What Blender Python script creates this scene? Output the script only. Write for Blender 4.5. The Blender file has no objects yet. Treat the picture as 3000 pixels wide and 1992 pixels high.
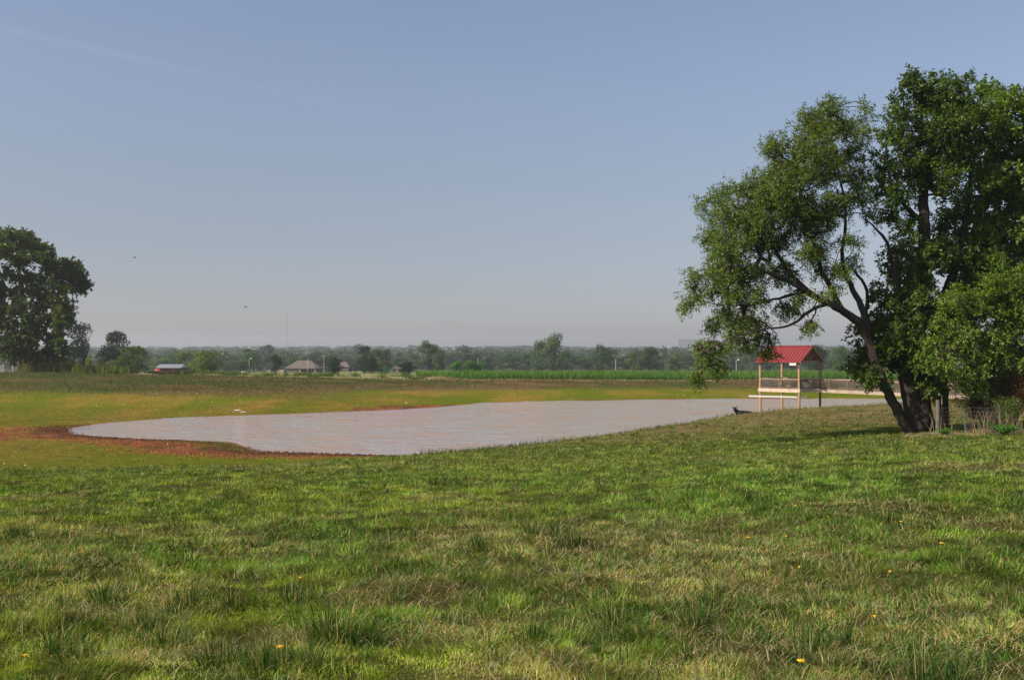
import bpy, math, random
import numpy as np
from mathutils import Vector, Matrix
R = math.radians
S = bpy.context.scene
COL = S.collection
rng = np.random.default_rng(11)
random.seed(5)

# ------------------------------------------------------------------ camera
F = 2900.0                      # focal length in pixels of the 3000 px wide photograph
PITCH = math.atan(29 / F)
cam = bpy.data.cameras.new('camera')
cam.sensor_width = 36
cam.lens = 36 * F / 3000
cam.clip_start = 0.1
cam.clip_end = 12000
co = bpy.data.objects.new('camera', cam)
COL.objects.link(co)
co.rotation_euler = (R(90) + PITCH, 0, 0)
S.camera = co

def W(px, py, d):
    """point seen at photograph pixel (px, py) at ground distance d"""
    u, v = (px - 1500) / F, (996 - py) / F
    y = math.cos(PITCH) - v * math.sin(PITCH)
    z = math.sin(PITCH) + v * math.cos(PITCH)
    return np.array([u / y * d, d, z / y * d])

# ------------------------------------------------------------------ light
SUN_AZ, SUN_EL = 243.0, 40.0
w = bpy.data.worlds.new('World'); S.world = w; w.use_nodes = True
wn, wl = w.node_tree.nodes, w.node_tree.links
sky = wn.new('ShaderNodeTexSky'); sky.sky_type = 'NISHITA'; sky.sun_disc = False
sky.sun_elevation = R(SUN_EL); sky.sun_rotation = R(SUN_AZ)
sky.altitude = 0; sky.air_density = 1.0; sky.dust_density = 1.3; sky.ozone_density = 2.0
bg = wn['Background']; bg.inputs[1].default_value = 0.093
# faint vapour trail high in the sky, as a thin band in the sky's own direction space
def wmath(op, a, b=None, c=None):
    n = wn.new('ShaderNodeMath'); n.operation = op
    for i, x in enumerate((a, b, c)):
        if x is None: continue
        if isinstance(x, (int, float)): n.inputs[i].default_value = x
        else: wl.new(x, n.inputs[i])
    return n.outputs[0]
tcn = wn.new('ShaderNodeTexCoord')
nrm = wn.new('ShaderNodeVectorMath'); nrm.operation = 'NORMALIZE'; wl.new(tcn.outputs['Generated'], nrm.inputs[0])
pa = W(-50, 70, 1); pb = W(1500, 425, 1)
nv = np.cross(pa, pb); nv /= np.linalg.norm(nv)
dt = wn.new('ShaderNodeVectorMath'); dt.operation = 'DOT_PRODUCT'; wl.new(nrm.outputs[0], dt.inputs[0]); dt.inputs[1].default_value = tuple(nv)
nzw = wn.new('ShaderNodeTexNoise'); nzw.inputs['Scale'].default_value = 9; nzw.inputs['Detail'].default_value = 4
wl.new(nrm.outputs[0], nzw.inputs['Vector'])
dd = wmath('ADD', dt.outputs['Value'], wmath('MULTIPLY', wmath('SUBTRACT', nzw.outputs[0], 0.5), 0.004))
band = wmath('EXPONENT', wmath('MULTIPLY', wmath('POWER', wmath('ABSOLUTE', wmath('DIVIDE', dd, 0.0035)), 2.0), -1.0))
sep = wn.new('ShaderNodeSeparateXYZ'); wl.new(nrm.outputs[0], sep.inputs[0])
fade = wn.new('ShaderNodeMapRange'); fade.inputs[1].default_value = 0.02; fade.inputs[2].default_value = -0.35; wl.new(sep.outputs[0], fade.inputs[0])
band = wmath('MULTIPLY', wmath('MULTIPLY', band, fade.outputs[0]), wmath('MULTIPLY', nzw.outputs[0], 0.042))
mxs = wn.new('ShaderNodeMix'); mxs.data_type = 'RGBA'
hsv = wn.new('ShaderNodeHueSaturation'); hsv.inputs['Saturation'].default_value = 0.80; wl.new(sky.outputs[0], hsv.inputs['Color'])
tint = wn.new('ShaderNodeMix'); tint.data_type = 'RGBA'; tint.blend_type = 'MULTIPLY'; tint.inputs[0].default_value = 1
wl.new(hsv.outputs[0], tint.inputs[6]); zt = wn.new('ShaderNodeSeparateXYZ'); wl.new(nrm.outputs[0], zt.inputs[0])
zr = wn.new('ShaderNodeMapRange'); zr.inputs[1].default_value = 0.0; zr.inputs[2].default_value = 0.28; zr.interpolation_type = 'SMOOTHSTEP'; wl.new(zt.outputs[2], zr.inputs[0])
zm = wn.new('ShaderNodeMix'); zm.data_type = 'RGBA'; wl.new(zr.outputs[0], zm.inputs[0]); zm.inputs[6].default_value = (0.985, 0.93, 1.05, 1); zm.inputs[7].default_value = (1.02, 1.0, 1.03, 1)
wl.new(zm.outputs[2], tint.inputs[7])
zramp = wn.new('ShaderNodeValToRGB'); wl.new(zt.outputs[2], zramp.inputs[0]); cr_e = zramp.color_ramp.elements
cr_e[0].position = 0.0; cr_e[0].color = (.99, 1, 1, 1); cr_e[1].position = .36; cr_e[1].color = (1, 1.03, 1.06, 1)
for z_, c_ in ((.03, (.93, .95, .96)), (.06, (.86, .86, .87)), (.11, (.85, .83, .80)), (.17, (.89, .88, .84)), (.25, (.96, .965, .99))):
    e_ = cr_e.new(z_); e_.color = (*c_, 1)
tn2 = wn.new('ShaderNodeMix'); tn2.data_type = 'RGBA'; tn2.blend_type = 'MULTIPLY'; tn2.inputs[0].default_value = 1; wl.new(tint.outputs[2], tn2.inputs[6]); wl.new(zramp.outputs[0], tn2.inputs[7])
wl.new(band, mxs.inputs[0]); wl.new(tn2.outputs[2], mxs.inputs[6]); mxs.inputs[7].default_value = (9, 9.4, 10, 1)
wl.new(mxs.outputs[2], bg.inputs[0])

sl = bpy.data.lights.new('sun', 'SUN'); sl.energy = 5.0; sl.angle = R(0.55); sl.color = (1.0, 0.90, 0.76)
so = bpy.data.objects.new('sun', sl); COL.objects.link(so)
sd = Vector((math.sin(R(SUN_AZ)) * math.cos(R(SUN_EL)), math.cos(R(SUN_AZ)) * math.cos(R(SUN_EL)), math.sin(R(SUN_EL))))
so.rotation_euler = sd.to_track_quat('Z', 'Y').to_euler()
so.location = (-60, 10, 60)

S.view_settings.view_transform = 'Standard'; S.view_settings.look = 'None'
S.view_settings.exposure = 0.38; S.view_settings.gamma = 1
S.render.engine = 'CYCLES'
cy = S.cycles
cy.max_bounces = 6; cy.diffuse_bounces = 3; cy.glossy_bounces = 2; cy.transmission_bounces = 3; cy.volume_bounces = 0
cy.caustics_reflective = False; cy.caustics_refractive = False

# ------------------------------------------------------------------ tools
def tag(o, label=None, cat=None, group=None, kind=None):
    if label: o['label'] = label
    if cat: o['category'] = cat
    if group: o['group'] = group
    if kind: o['kind'] = kind
    return o
def link(name, me, mat=None, parent=None):
    o = bpy.data.objects.new(name, me); COL.objects.link(o)
    if mat is not None and me is not None and len(me.materials) == 0: me.materials.append(mat)
    if parent is not None: o.parent = parent
    return o
def empty(name, loc, label, cat, group=None, rz=0):
    o = bpy.data.objects.new(name, None); COL.objects.link(o)
    o.location = [float(v) for v in loc]; o.rotation_euler = (0, 0, rz); o.empty_display_size = 0.3
    return tag(o, label, cat, group)
def mesh_np(name, v, loops, starts, totals, cols=None, smooth=False):
    me = bpy.data.meshes.new(name)
    v = np.asarray(v, np.float32); loops = np.asarray(loops, np.int32)
    me.vertices.add(len(v)); me.vertices.foreach_set('co', v.ravel())
    me.loops.add(len(loops)); me.loops.foreach_set('vertex_index', loops)
    me.polygons.add(len(starts)); me.polygons.foreach_set('loop_start', np.asarray(starts, np.int32))
    if smooth: me.polygons.foreach_set('use_smooth', np.ones(len(starts), bool))
    me.update(calc_edges=True)
    if cols is not None:
        a = me.color_attributes.new(name='col', type='FLOAT_COLOR', domain='POINT')
        c = np.ones((len(v), 4), np.float32); c[:, :3] = cols
        a.data.foreach_set('color', c.ravel())
    return me
def quads_mesh(name, v, q, cols=None, smooth=False):
    q = np.asarray(q); n = len(q)
    return mesh_np(name, v, q.ravel(), np.arange(n) * 4, None, cols, smooth)

class MB:
    """collects simple solids into one mesh"""
    def __init__(s): s.v = []; s.f = []
    def add(s, vs, fs):
        b = len(s.v); s.v += [tuple(map(float, p)) for p in vs]; s.f += [tuple(b + i for i in f) for f in fs]
    def box(s, c, d, M=None):
        x, y, z = d[0] / 2, d[1] / 2, d[2] / 2
        vs = [Vector((c[0] + sx * x, c[1] + sy * y, c[2] + sz * z)) for sz in (-1, 1) for sy in (-1, 1) for sx in (-1, 1)]
        if M is not None: vs = [M @ p for p in vs]
        s.add(vs, [(0, 2, 3, 1), (4, 5, 7, 6), (0, 1, 5, 4), (2, 6, 7, 3), (0, 4, 6, 2), (1, 3, 7, 5)])
    def bar(s, a, b, wd, ht):
        a, b = Vector(a), Vector(b); d = (b - a); L = d.length; d.normalize()
        up = Vector((0, 0, 1)) if abs(d.z) < 0.95 else Vector((0, 1, 0))
        sx = d.cross(up).normalized(); uz = sx.cross(d)
        M = Matrix((sx, d, uz)).transposed().to_4x4(); M.translation = (a + b) / 2
        s.box((0, 0, 0), (wd, L, ht), M)
    def tube(s, pts, rs, k=8, cap=True):
        pts = [Vector(p) for p in pts]; n = len(pts); b = len(s.v); ref = None
        for i, p in enumerate(pts):
            t = (pts[min(i + 1, n - 1)] - pts[max(i - 1, 0)]).normalized()
            if ref is None: ref = t.cross(Vector((0.3, 1, 0.2))).normalized()
            ref = (ref - t * ref.dot(t)).normalized(); bi = t.cross(ref)
            r = rs[i] if hasattr(rs, '__len__') else rs
            for j in range(k):
                a = 2 * math.pi * j / k
                s.v.append(tuple(p + (ref * math.cos(a) + bi * math.sin(a)) * r))
        for i in range(n - 1):
            for j in range(k):
                j2 = (j + 1) % k
                s.f.append((b + i * k + j, b + i * k + j2, b + (i + 1) * k + j2, b + (i + 1) * k + j))
        if cap:
            s.f.append(tuple(b + j for j in range(k))[::-1]); s.f.append(tuple(b + (n - 1) * k + j for j in range(k)))
    def build(s, name, mat, parent=None, smooth=False):
        me = bpy.data.meshes.new(name); me.from_pydata(s.v, [], s.f); me.update()
        if smooth: me.polygons.foreach_set('use_smooth', np.ones(len(me.polygons), bool))
        return link(name, me, mat, parent)

def hsh(ix, iy, seed):
    n = (ix.astype(np.int64) * 374761393 + iy.astype(np.int64) * 668265263 + seed * 1442695041) & 0x7fffffff
    n = ((n ^ (n >> 13)) * 1274126177) & 0x7fffffff
    return ((n ^ (n >> 16)) & 0xffff) / 65535.0
def noise(x, y, s, seed=0, octv=1):
    """value noise 0..1 with feature size s"""
    out = 0; amp = 1; tot = 0
    for o in range(octv):
        X, Y = x / s, y / s; ix, iy = np.floor(X), np.floor(Y); fx, fy = X - ix, Y - iy
        fx = fx * fx * (3 - 2 * fx); fy = fy * fy * (3 - 2 * fy)
        a, b = hsh(ix, iy, seed + o), hsh(ix + 1, iy, seed + o); c, d = hsh(ix, iy + 1, seed + o), hsh(ix + 1, iy + 1, seed + o)
        out = out + amp * ((a * (1 - fx) + b * fx) * (1 - fy) + (c * (1 - fx) + d * fx) * fy); tot += amp
        amp *= 0.5; s = s * 0.5
    return out / tot
def sstep(a, b, x):
    t = np.clip((x - a) / (b - a), 0, 1); return t * t * (3 - 2 * t)
def lerp(a, b, t):
    t = np.asarray(t)[..., None]; return np.asarray(a) * (1 - t) + np.asarray(b) * t

def mat_new(name):
    m = bpy.data.materials.new(name); m.use_nodes = True
    return m, m.node_tree.nodes, m.node_tree.links, m.node_tree.nodes['Principled BSDF']
def mat_plain(name, color, rough=0.7, metal=0, nscale=6.0, amt=0.25, bump=0.0, bscale=30, stretch=(1, 1, 1), spec=0.3):
    m, N, L, P = mat_new(name)
    tc = N.new('ShaderNodeTexCoord'); mp = N.new('ShaderNodeMapping'); mp.inputs['Scale'].default_value = stretch
    L.new(tc.outputs['Object'], mp.inputs[0])
    nz = N.new('ShaderNodeTexNoise'); nz.inputs['Scale'].default_value = nscale; nz.inputs['Detail'].default_value = 6; nz.inputs['Roughness'].default_value = 0.65
    L.new(mp.outputs[0], nz.inputs['Vector'])
    mr = N.new('ShaderNodeMapRange'); mr.inputs[1].default_value = 0.3; mr.inputs[2].default_value = 0.7
    mr.inputs[3].default_value = 1 - amt; mr.inputs[4].default_value = 1 + amt; L.new(nz.outputs[0], mr.inputs[0])
    vm = N.new('ShaderNodeVectorMath'); vm.operation = 'SCALE'; vm.inputs[0].default_value = color[:3]; L.new(mr.outputs[0], vm.inputs['Scale'])
    L.new(vm.outputs[0], P.inputs['Base Color'])
    P.inputs['Roughness'].default_value = rough; P.inputs['Metallic'].default_value = metal
    P.inputs['Specular IOR Level'].default_value = spec
    if bump:
        n2 = N.new('ShaderNodeTexNoise'); n2.inputs['Scale'].default_value = bscale; n2.inputs['Detail'].default_value = 5; L.new(mp.outputs[0], n2.inputs['Vector'])
        bp = N.new('ShaderNodeBump'); bp.inputs['Strength'].default_value = bump; bp.inputs['Distance'].default_value = 0.05; L.new(n2.outputs[0], bp.inputs['Height'])
        L.new(bp.outputs[0], P.inputs['Normal'])
    return m
def mat_leaf(name, transl=0.35, objtint=False, gloss=0.05, nsc=0.0):
    m, N, L, P = mat_new(name); N.remove(P); out = N['Material Output']
    at = N.new('ShaderNodeAttribute'); at.attribute_name = 'col'; c = at.outputs['Color']
    if objtint:
        oi = N.new('ShaderNodeObjectInfo'); mx = N.new('ShaderNodeMix'); mx.data_type = 'RGBA'; mx.blend_type = 'MULTIPLY'; mx.inputs[0].default_value = 1
        L.new(c, mx.inputs[6]); L.new(oi.outputs['Color'], mx.inputs[7]); c = mx.outputs[2]
    d = N.new('ShaderNodeBsdfDiffuse'); t = N.new('ShaderNodeBsdfTranslucent'); g = N.new('ShaderNodeBsdfGlossy')
    g.inputs['Roughness'].default_value = 0.45; g.inputs['Color'].default_value = (0.8, 0.85, 0.8, 1)
    L.new(c, d.inputs['Color'])
    tm = N.new('ShaderNodeMix'); tm.data_type = 'RGBA'; tm.blend_type = 'MULTIPLY'; tm.inputs[0].default_value = 1
    L.new(c, tm.inputs[6]); tm.inputs[7].default_value = (1.35, 1.35, 0.55, 1); L.new(tm.outputs[2], t.inputs['Color'])
    m1 = N.new('ShaderNodeMixShader'); m1.inputs[0].default_value = transl; L.new(d.outputs[0], m1.inputs[1]); L.new(t.outputs[0], m1.inputs[2])
    m2 = N.new('ShaderNodeMixShader'); m2.inputs[0].default_value = gloss; L.new(m1.outputs[0], m2.inputs[1]); L.new(g.outputs[0], m2.inputs[2])
    L.new(m2.outputs[0], out.inputs['Surface'])
    return m

M_leaf = mat_leaf('foliage', 0.36, gloss=0.02)
M_far = mat_leaf('distant foliage', 0.25, objtint=True, gloss=0.0)
M_grass = mat_leaf('grass blades', 0.36, gloss=0.012)
M_bark = mat_plain('bark', (0.058, 0.047, 0.037), 0.95, nscale=5, amt=0.45, bump=1.0, bscale=9, stretch=(6, 6, 1.0), spec=0.1)
M_twig = mat_plain('twigs', (0.10, 0.078, 0.058), 0.9, amt=0.2)
M_wood = mat_plain('new timber', (0.31, 0.195, 0.105), 0.75, nscale=3, amt=0.3, stretch=(2, 2, 2))
M_pale = mat_plain('pale timber', (0.48, 0.375, 0.28), 0.75, nscale=2, amt=0.25)
M_greyw = mat_plain('weathered timber', (0.13, 0.11, 0.10), 0.85, nscale=3, amt=0.3)
M_red = mat_plain('red metal roofing', (0.225, 0.032, 0.034), 0.55, nscale=1.3, amt=0.12)
M_white = mat_plain('white paint', (0.75, 0.76, 0.76), 0.5, amt=0.05)
M_cream = mat_plain('cream board', (0.62, 0.58, 0.48), 0.6, amt=0.08)
M_shingle = mat_plain('roof shingles', (0.125, 0.10, 0.085), 0.95, nscale=2.5, amt=0.25)
M_brick = mat_plain('tan brick', (0.34, 0.25, 0.19), 0.95, nscale=3, amt=0.2)
M_brickd = mat_plain('brown brick', (0.12, 0.085, 0.072), 0.95, nscale=3, amt=0.2)
M_glass = mat_plain('window glass', (0.02, 0.025, 0.03), 0.08, amt=0.1, spec=0.6)
M_barn = mat_plain('barn red boards', (0.105, 0.028, 0.032), 0.85, nscale=2, amt=0.25)
M_tin = mat_plain('galvanised roof', (0.34, 0.35, 0.37), 0.5, metal=0.2, nscale=0.8, amt=0.15)
M_pole = mat_plain('bleached pole', (0.42, 0.42, 0.41), 0.8, amt=0.15)
M_steel = mat_plain('painted steel', (0.30, 0.31, 0.33), 0.6, amt=0.1)
M_concrete = mat_plain('pale concrete', (0.24, 0.25, 0.27), 0.9, nscale=0.02, amt=0.1)
M_rock = mat_plain('pale limestone', (0.46, 0.40, 0.32), 0.95, nscale=4, amt=0.25, bump=0.5, bscale=6)
M_clod = mat_plain('dark clay clod', (0.06, 0.042, 0.03), 0.95, nscale=6, amt=0.3)
M_hide = mat_plain('black hide', (0.012, 0.011, 0.011), 0.55, nscale=8, amt=0.3, spec=0.4)
M_rust = mat_plain('rusty steel', (0.10, 0.045, 0.03), 0.8, nscale=20, amt=0.4)
M_green = mat_plain('green painted steel', (0.13, 0.22, 0.18), 0.6, nscale=20, amt=0.2)
M_wire = mat_plain('fence wire', (0.07, 0.065, 0.06), 0.7, metal=0.2, amt=0.1)
M_dry = mat_plain('dry stalks', (0.25, 0.185, 0.105), 0.9, nscale=8, amt=0.3)
M_rubber = mat_plain('rubber', (0.02, 0.02, 0.02), 0.9)
M_tank = mat_plain('red tank paint', (0.42, 0.05, 0.055), 0.5, amt=0.1)
M_stem = mat_plain('green stem', (.08, .16, .03), .8)
M_yellow = mat_plain('yellow petals', (0.85, 0.50, 0.02), 0.7, amt=0.1)

# ------------------------------------------------------------------ shoreline and ground height
WL = -6.6
def WP(px, py, z=WL):
    u, v = (px - 1500) / F, (996 - py) / F
    y = math.cos(PITCH) - v * math.sin(PITCH); zz = math.sin(PITCH) + v * math.cos(PITCH)
    d = z * y / zz
    return np.array([u / y * d, d])
shore_px = [(2750, 1182), (2690, 1173), (2620, 1169.5), (2400, 1168.5), (2200, 1168), (2000, 1169), (1850, 1171), (1700, 1174), (1560, 1176), (1420, 1180),
            (1385, 1183), (1330, 1189), (1260, 1194), (1180, 1199), (1090, 1203), (1000, 1206.5), (800, 1214), (600, 1222), (480, 1228), (380, 1234), (290, 1241), (235, 1248),
            (203, 1255), (196, 1262), (205, 1269), (235, 1275), (290, 1280), (350, 1283), (400, 1286), (500, 1289), (600, 1292), (670, 1294),
            (700, 1302), (725, 1312), (750, 1321), (800, 1324), (900, 1327), (1000, 1330), (1100, 1333), (1200, 1336), (1300, 1334), (1400, 1326), (1550, 1313), (1700, 1296),
            (1850, 1272), (2000, 1251), (2080, 1239), (2160, 1230), (2240, 1221), (2340, 1211), (2450, 1203), (2560, 1196), (2660, 1190)]
SH = np.array([WP(*p) for p in shore_px])
def poly_sd(x, y, P):
    """signed distance to a closed polygon, negative inside"""
    x = np.asarray(x, float); y = np.asarray(y, float)
    best = np.full(x.shape, 1e18); ins = np.zeros(x.shape, bool); n = len(P)
    for i in range(n):
        a, b = P[i], P[(i + 1) % n]; e = b - a; wx, wy = x - a[0], y - a[1]
        t = np.clip((wx * e[0] + wy * e[1]) / (e @ e + 1e-12), 0, 1)
        best = np.minimum(best, (wx - e[0] * t) ** 2 + (wy - e[1] * t) ** 2)
        c = ((a[1] <= y) & (b[1] > y)) | ((b[1] <= y) & (a[1] > y))
        with np.errstate(divide='ignore', invalid='ignore'):
            xi = a[0] + (y - a[1]) / (b[1] - a[1]) * e[0]
        ins ^= c & (x < xi)
    d = np.sqrt(best); return np.where(ins, -d, d)

ctl = []
def cp(px, d, z=None, py=None):
    if z is None: z = W(px, py, d)[2]
    ctl.append((W(px, 1000, d)[0], d, z))
for x in (-9, 0, 9):
    for y, z in ((-6, -1.25), (0, -1.6), (6, -2.05)): ctl.append((x, y, z + (0.0015 * x * 6)))
for px, z20 in ((-700, -3.3), (0, -3.2), (900, -3.15), (1500, -3.05), (2200, -2.8), (3000, -2.55), (3700, -2.4)): cp(px, 20, z20)
cp(-700, 38, -4.6); cp(0, 38, py=1377); cp(600, 42, py=1370); cp(1000, 50, py=1349); cp(1200, 56, py=1337)
cp(-700, 46, -5.8); cp(0, 46, -5.85); cp(600, 50, -6.2); cp(1000, 56, -6.2)
cp(-700, 55, -6.2); cp(0, 53, -6.22); cp(600, 57, -6.42); cp(300, 62, -6.38); cp(0, 68, -6.40); cp(-700, 70, -6.2)
cp(-200, 80, -6.3); cp(0, 85, -6.25); cp(-700, 100, -5.9)
cp(1400, 60, py=1319); cp(1550, 62, py=1307); cp(1700, 66, py=1288); cp(1850, 72, py=1265)
cp(2000, 80, py=1243); cp(2080, 83, py=1230); cp(2160, 84, py=1219.5); cp(2160, 89, -6.3); cp(2240, 87, py=1212); cp(2340, 89, py=1203.5); cp(2450, 88, py=1196.5); cp(2560, 86, py=1188.5); cp(2660, 85, py=1183)
cp(2240, 95, -6.35); cp(2340, 100, -6.35); cp(2450, 105, -6.3); cp(2560, 108, -6.2); cp(2700, 108, -5.7)
cp(2300, 62, py=1243); cp(2600, 65, py=1217); cp(2000, 50, py=1305); cp(1700, 45, py=1345); cp(2300, 33, py=1340); cp(2660, 47, py=1268); cp(2900, 41, py=1280); cp(3400, 42, -3.3)
cp(2900, 60, py=1226); cp(2900, 85, py=1181); cp(3400, 62, -3.7); cp(3400, 90, -4.2); cp(2850, 100, -4.9); cp(2900, 125, -5.3); cp(3400, 125, -4.8)
for px, pys in ((-700, (1235, 1185, 1130, 1088)), (0, (1240, 1175, 1125, 1092)), (500, (1222, 1172, 1125, 1100)), (1000, (1192, 1168, 1140, 1110)), (1500, (None, 1160, 1135, 1115)), (2000, (None, 1158, 1138, 1118)), (2600, (None, 1157, 1138, 1118)), (3400, (None, 1150, 1130, 1112))):
    for d, py in zip((92, 120, 143, 162), pys):
        if px in (1000,) and d == 92: d = 108
        if px == 500 and d == 92: d = 100
        if px >= 1500 and d == 120: d = 138
        if py and px >= 1500 and d == 138: py = 1160
        if py and px >= 1500 and d == 143: d = 150
        if py is None: continue
        cp(px, d, py=py)
for p in SH: ctl.append((p[0], p[1], WL))
for px, py in ((400, 1262), (700, 1258), (1000, 1270), (1300, 1265), (1600, 1240), (1900, 1215), (2200, 1195), (2450, 1183)):
    p = WP(px, py); ctl.append((p[0], p[1], WL - 1.1))
for px in (-700, 0, 700, 1500, 2300, 3400): cp(px, 200, -5.55)
for px in (-700, 400, 1500, 2600, 3400): cp(px, 260, -6.6)
ctl = np.array(ctl)
def tps(r2): return np.where(r2 > 0, 0.5 * r2 * np.log(r2 + 1e-12), 0)
_n = len(ctl); _A = np.zeros((_n + 3, _n + 3)); _p = ctl[:, :2] / 50
_d2 = ((_p[:, None] - _p[None]) ** 2).sum(-1); _A[:_n, :_n] = tps(_d2) + np.eye(_n) * 2e-4
_A[:_n, _n:] = np.c_[np.ones(_n), _p]; _A[_n:, :_n] = _A[:_n, _n:].T
_w = np.linalg.solve(_A, np.r_[ctl[:, 2], 0, 0, 0])
def zfar(d):
    return np.interp(d, [165, 200, 260, 400, 520, 700, 1000, 1500, 2200, 2800, 3600, 9000], [-4.9, -5.55, -6.7, -9.6, -12, -15, -17.5, -14.5, -8, -5, -5, -20])
def ground(x, y, fine=True):
    x = np.atleast_1d(np.asarray(x, float)); y = np.atleast_1d(np.asarray(y, float)); out = np.zeros(x.shape)
    xf, yf = x.ravel(), y.ravel(); of = out.ravel()
    for i in range(0, len(xf), 40000):
        sx, sy = xf[i:i + 40000] / 50, yf[i:i + 40000] / 50
        r2 = (sx[:, None] - _p[None, :, 0]) ** 2 + (sy[:, None] - _p[None, :, 1]) ** 2
        of[i:i + 40000] = tps(r2) @ _w[:_n] + _w[_n] + _w[_n + 1] * sx + _w[_n + 2] * sy
    z = of.reshape(x.shape)
    t = sstep(170, 250, y); z = np.where(y > 250, 0, z) * (1 - t) + zfar(y) * t
    if fine:
        a = sstep(70, 10, y)
        z = z + (noise(x, y, 2.6, 3) - .5) * 0.14 * a + (noise(x, y, 0.75, 4) - .5) * 0.13 * a + (noise(x, y, 0.32, 5) - .5) * 0.05 * a
        z = z + (noise(x, y, 3.5, 9, 2) - .5) * 0.22 * sstep(112, 130, y) * sstep(260, 170, y) + (noise(x, y, 40, 8) - .5) * 1.2 * sstep(300, 500, y)
    return z
def gz(x, y): return float(ground(x, y)[0])

# meadow edge: the near tall grass ends here
_cx = np.array([-900, 0, 600, 1000, 1200, 1400, 1550, 1700, 1850, 2080, 2340, 2600, 3000, 3800])
_cd = np.array([38, 38.5, 42.5, 50.5, 57, 61.5, 64, 67.5, 73, 84, 90, 88, 88, 88])
def crest(x, y): return np.interp(x / np.maximum(y, 1) * F + 1500, _cx, _cd)
mud_px = [(-250, 1268), (0, 1262), (130, 1253), (230, 1243), (330, 1236), (450, 1228), (700, 1216), (1000, 1203), (1060, 1196), (1180, 1188), (1290, 1184), (1390, 1181), (1470, 1177), (1480, 1180), (1300, 1200), (1000, 1225), (600, 1255),
          (500, 1285), (800, 1310), (1250, 1325), (1290, 1337), (1180, 1341), (1050, 1346), (900, 1348), (700, 1347), (560, 1343), (450, 1336), (380, 1331), (320, 1325), (290, 1312), (240, 1302), (150, 1296), (60, 1297), (0, 1300), (-250, 1300)]
MUD = np.array([WP(px, py, -6.5) for px, py in mud_px])

# ------------------------------------------------------------------ terrain
dprime = 1.5 * np.exp(np.arange(0, 870) * 0.00945)
dprime = dprime[dprime < 5200]
tt = np.linspace(-0.74, 0.74, 440)
TY = (dprime - 6)[:, None] + 0 * tt[None]; TX = dprime[:, None] * tt[None]
TZ = ground(TX, TY)
sdw = poly_sd(TX, TY, SH); mud_sd = poly_sd(TX, TY, MUD)
def colours(x, y, z, sdw, msd):
    n1 = noise(x, y, 14, 21, 3); n2 = noise(x, y, 2.2, 22, 3); n3 = noise(x, y, 0.6, 23, 2)
    # near meadow thatch
    c = lerp((0.032, 0.050, 0.010), (0.085, 0.075, 0.028), sstep(0.42, 0.72, n2 * 0.6 + n1 * 0.4))
    cr = crest(x, y)
    # mown bank on the right
    bk = sstep(50, 66, y) * sstep(1450, 1800, x / np.maximum(y, 1) * F + 1500)
    c = lerp(c, lerp((0.085, 0.085, 0.030), (0.19, 0.13, 0.065), n2), bk)
    # low lawn beyond the crest
    lw = sstep(-1.0, 1.0, y - cr - 1.5)
    n1s = noise(x, y * 0.35, 5, 31, 3)
    lawn = lerp((0.100, 0.120, 0.009), (0.165, 0.125, 0.022), sstep(.3, .8, n1s))
    c = lerp(c, lawn, lw)
    h = z - WL
    far = sstep(0, 6, y - 84 - 0.0 * x) * lw * (sdw > -1)
    pu = x / np.maximum(y, 1) * F + 1500
    # far bank : low strip yellow green, bare orange patches, browner top
    low = lerp((0.100, 0.122, 0.009), (0.18, 0.135, 0.022), sstep(.35, .75, n1s))
    orange = lerp(low, (0.30, 0.14, 0.035), sstep(0.54, 0.80, noise(x, y * 0.45, 7, 41, 4)) * sstep(0.15, 0.4, h) * sstep(1.15, 0.7, h) * sstep(1600, 900, pu) * (.35 + .55 * sstep(450, 700, pu)))
    nt = noise(x * 0.5, y, 4.5, 51, 4)
    top = lerp((0.065, 0.076, 0.020), (0.15, 0.092, 0.044), np.clip(sstep(0.35, 0.7, nt) * 0.75 + 0.35 * sstep(900, 2000, pu) * sstep(0.9, 1.3, h) - 0.25 * sstep(800, 0, pu), 0, 1))
    fb = lerp(orange, top, sstep(0.55, 0.95, h + (n1s - .5) * 0.5 - 0.30 * sstep(900, 200, pu)))
    c = lerp(c, fb, far)
    # pale straw strip past the crest, mown field behind
    ps = sstep(163, 166, y + (n2 - .5) * 3) * (1 - sstep(1230, 1330, pu) * sstep(164.5, 166, y))
    c = lerp(c, lerp((0.27, 0.25, 0.12), (0.36, 0.31, 0.18), n2), ps)
    c = lerp(c, lerp((0.13, 0.16, 0.04), (0.20, 0.19, 0.07), n1), sstep(215, 330, y + (n1 - .5) * 40))
    c = lerp(c, np.array((0.05, 0.07, 0.03)), sstep(520, 560, y))
    # red clay
    m = sstep(0.9, -0.9, msd + 1.0 + (noise(x, y, 1.6, 61, 4) - .5) * 5.0) * (1 - .75 * sstep(.56, .70, noise(x, y, 1.1, 64, 3)) * sstep(1.5, 3.5, sdw))
    clay = lerp((0.20, 0.074, 0.032), (0.085, 0.040, 0.022), sstep(.3, .7, noise(x, y, 1.0, 62, 4)))
    clay = lerp(clay, (0.050, 0.028, 0.019), sstep(4.2, 0.8, sdw + (noise(x, y, 0.9, 63, 2) - .5) * 2.4) * sstep(100, 60, y) * 0.9)
    clay = lerp(clay, (0.060, 0.035, 0.024), sstep(3.0, 0.0, np.hypot((x + 17.5) / 2.2, (y - 66.5) / 1.2)) * 0.75)
    c = lerp(c, clay, m)
    # narrow damp clay line all round the water
    c = lerp(c, (0.17, 0.085, 0.045), sstep(0.75, 0.15, sdw + (n3 - .5) * 0.5) * 0.9)
    return c, m
TC, TM = colours(TX, TY, TZ, sdw, mud_sd)
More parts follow.
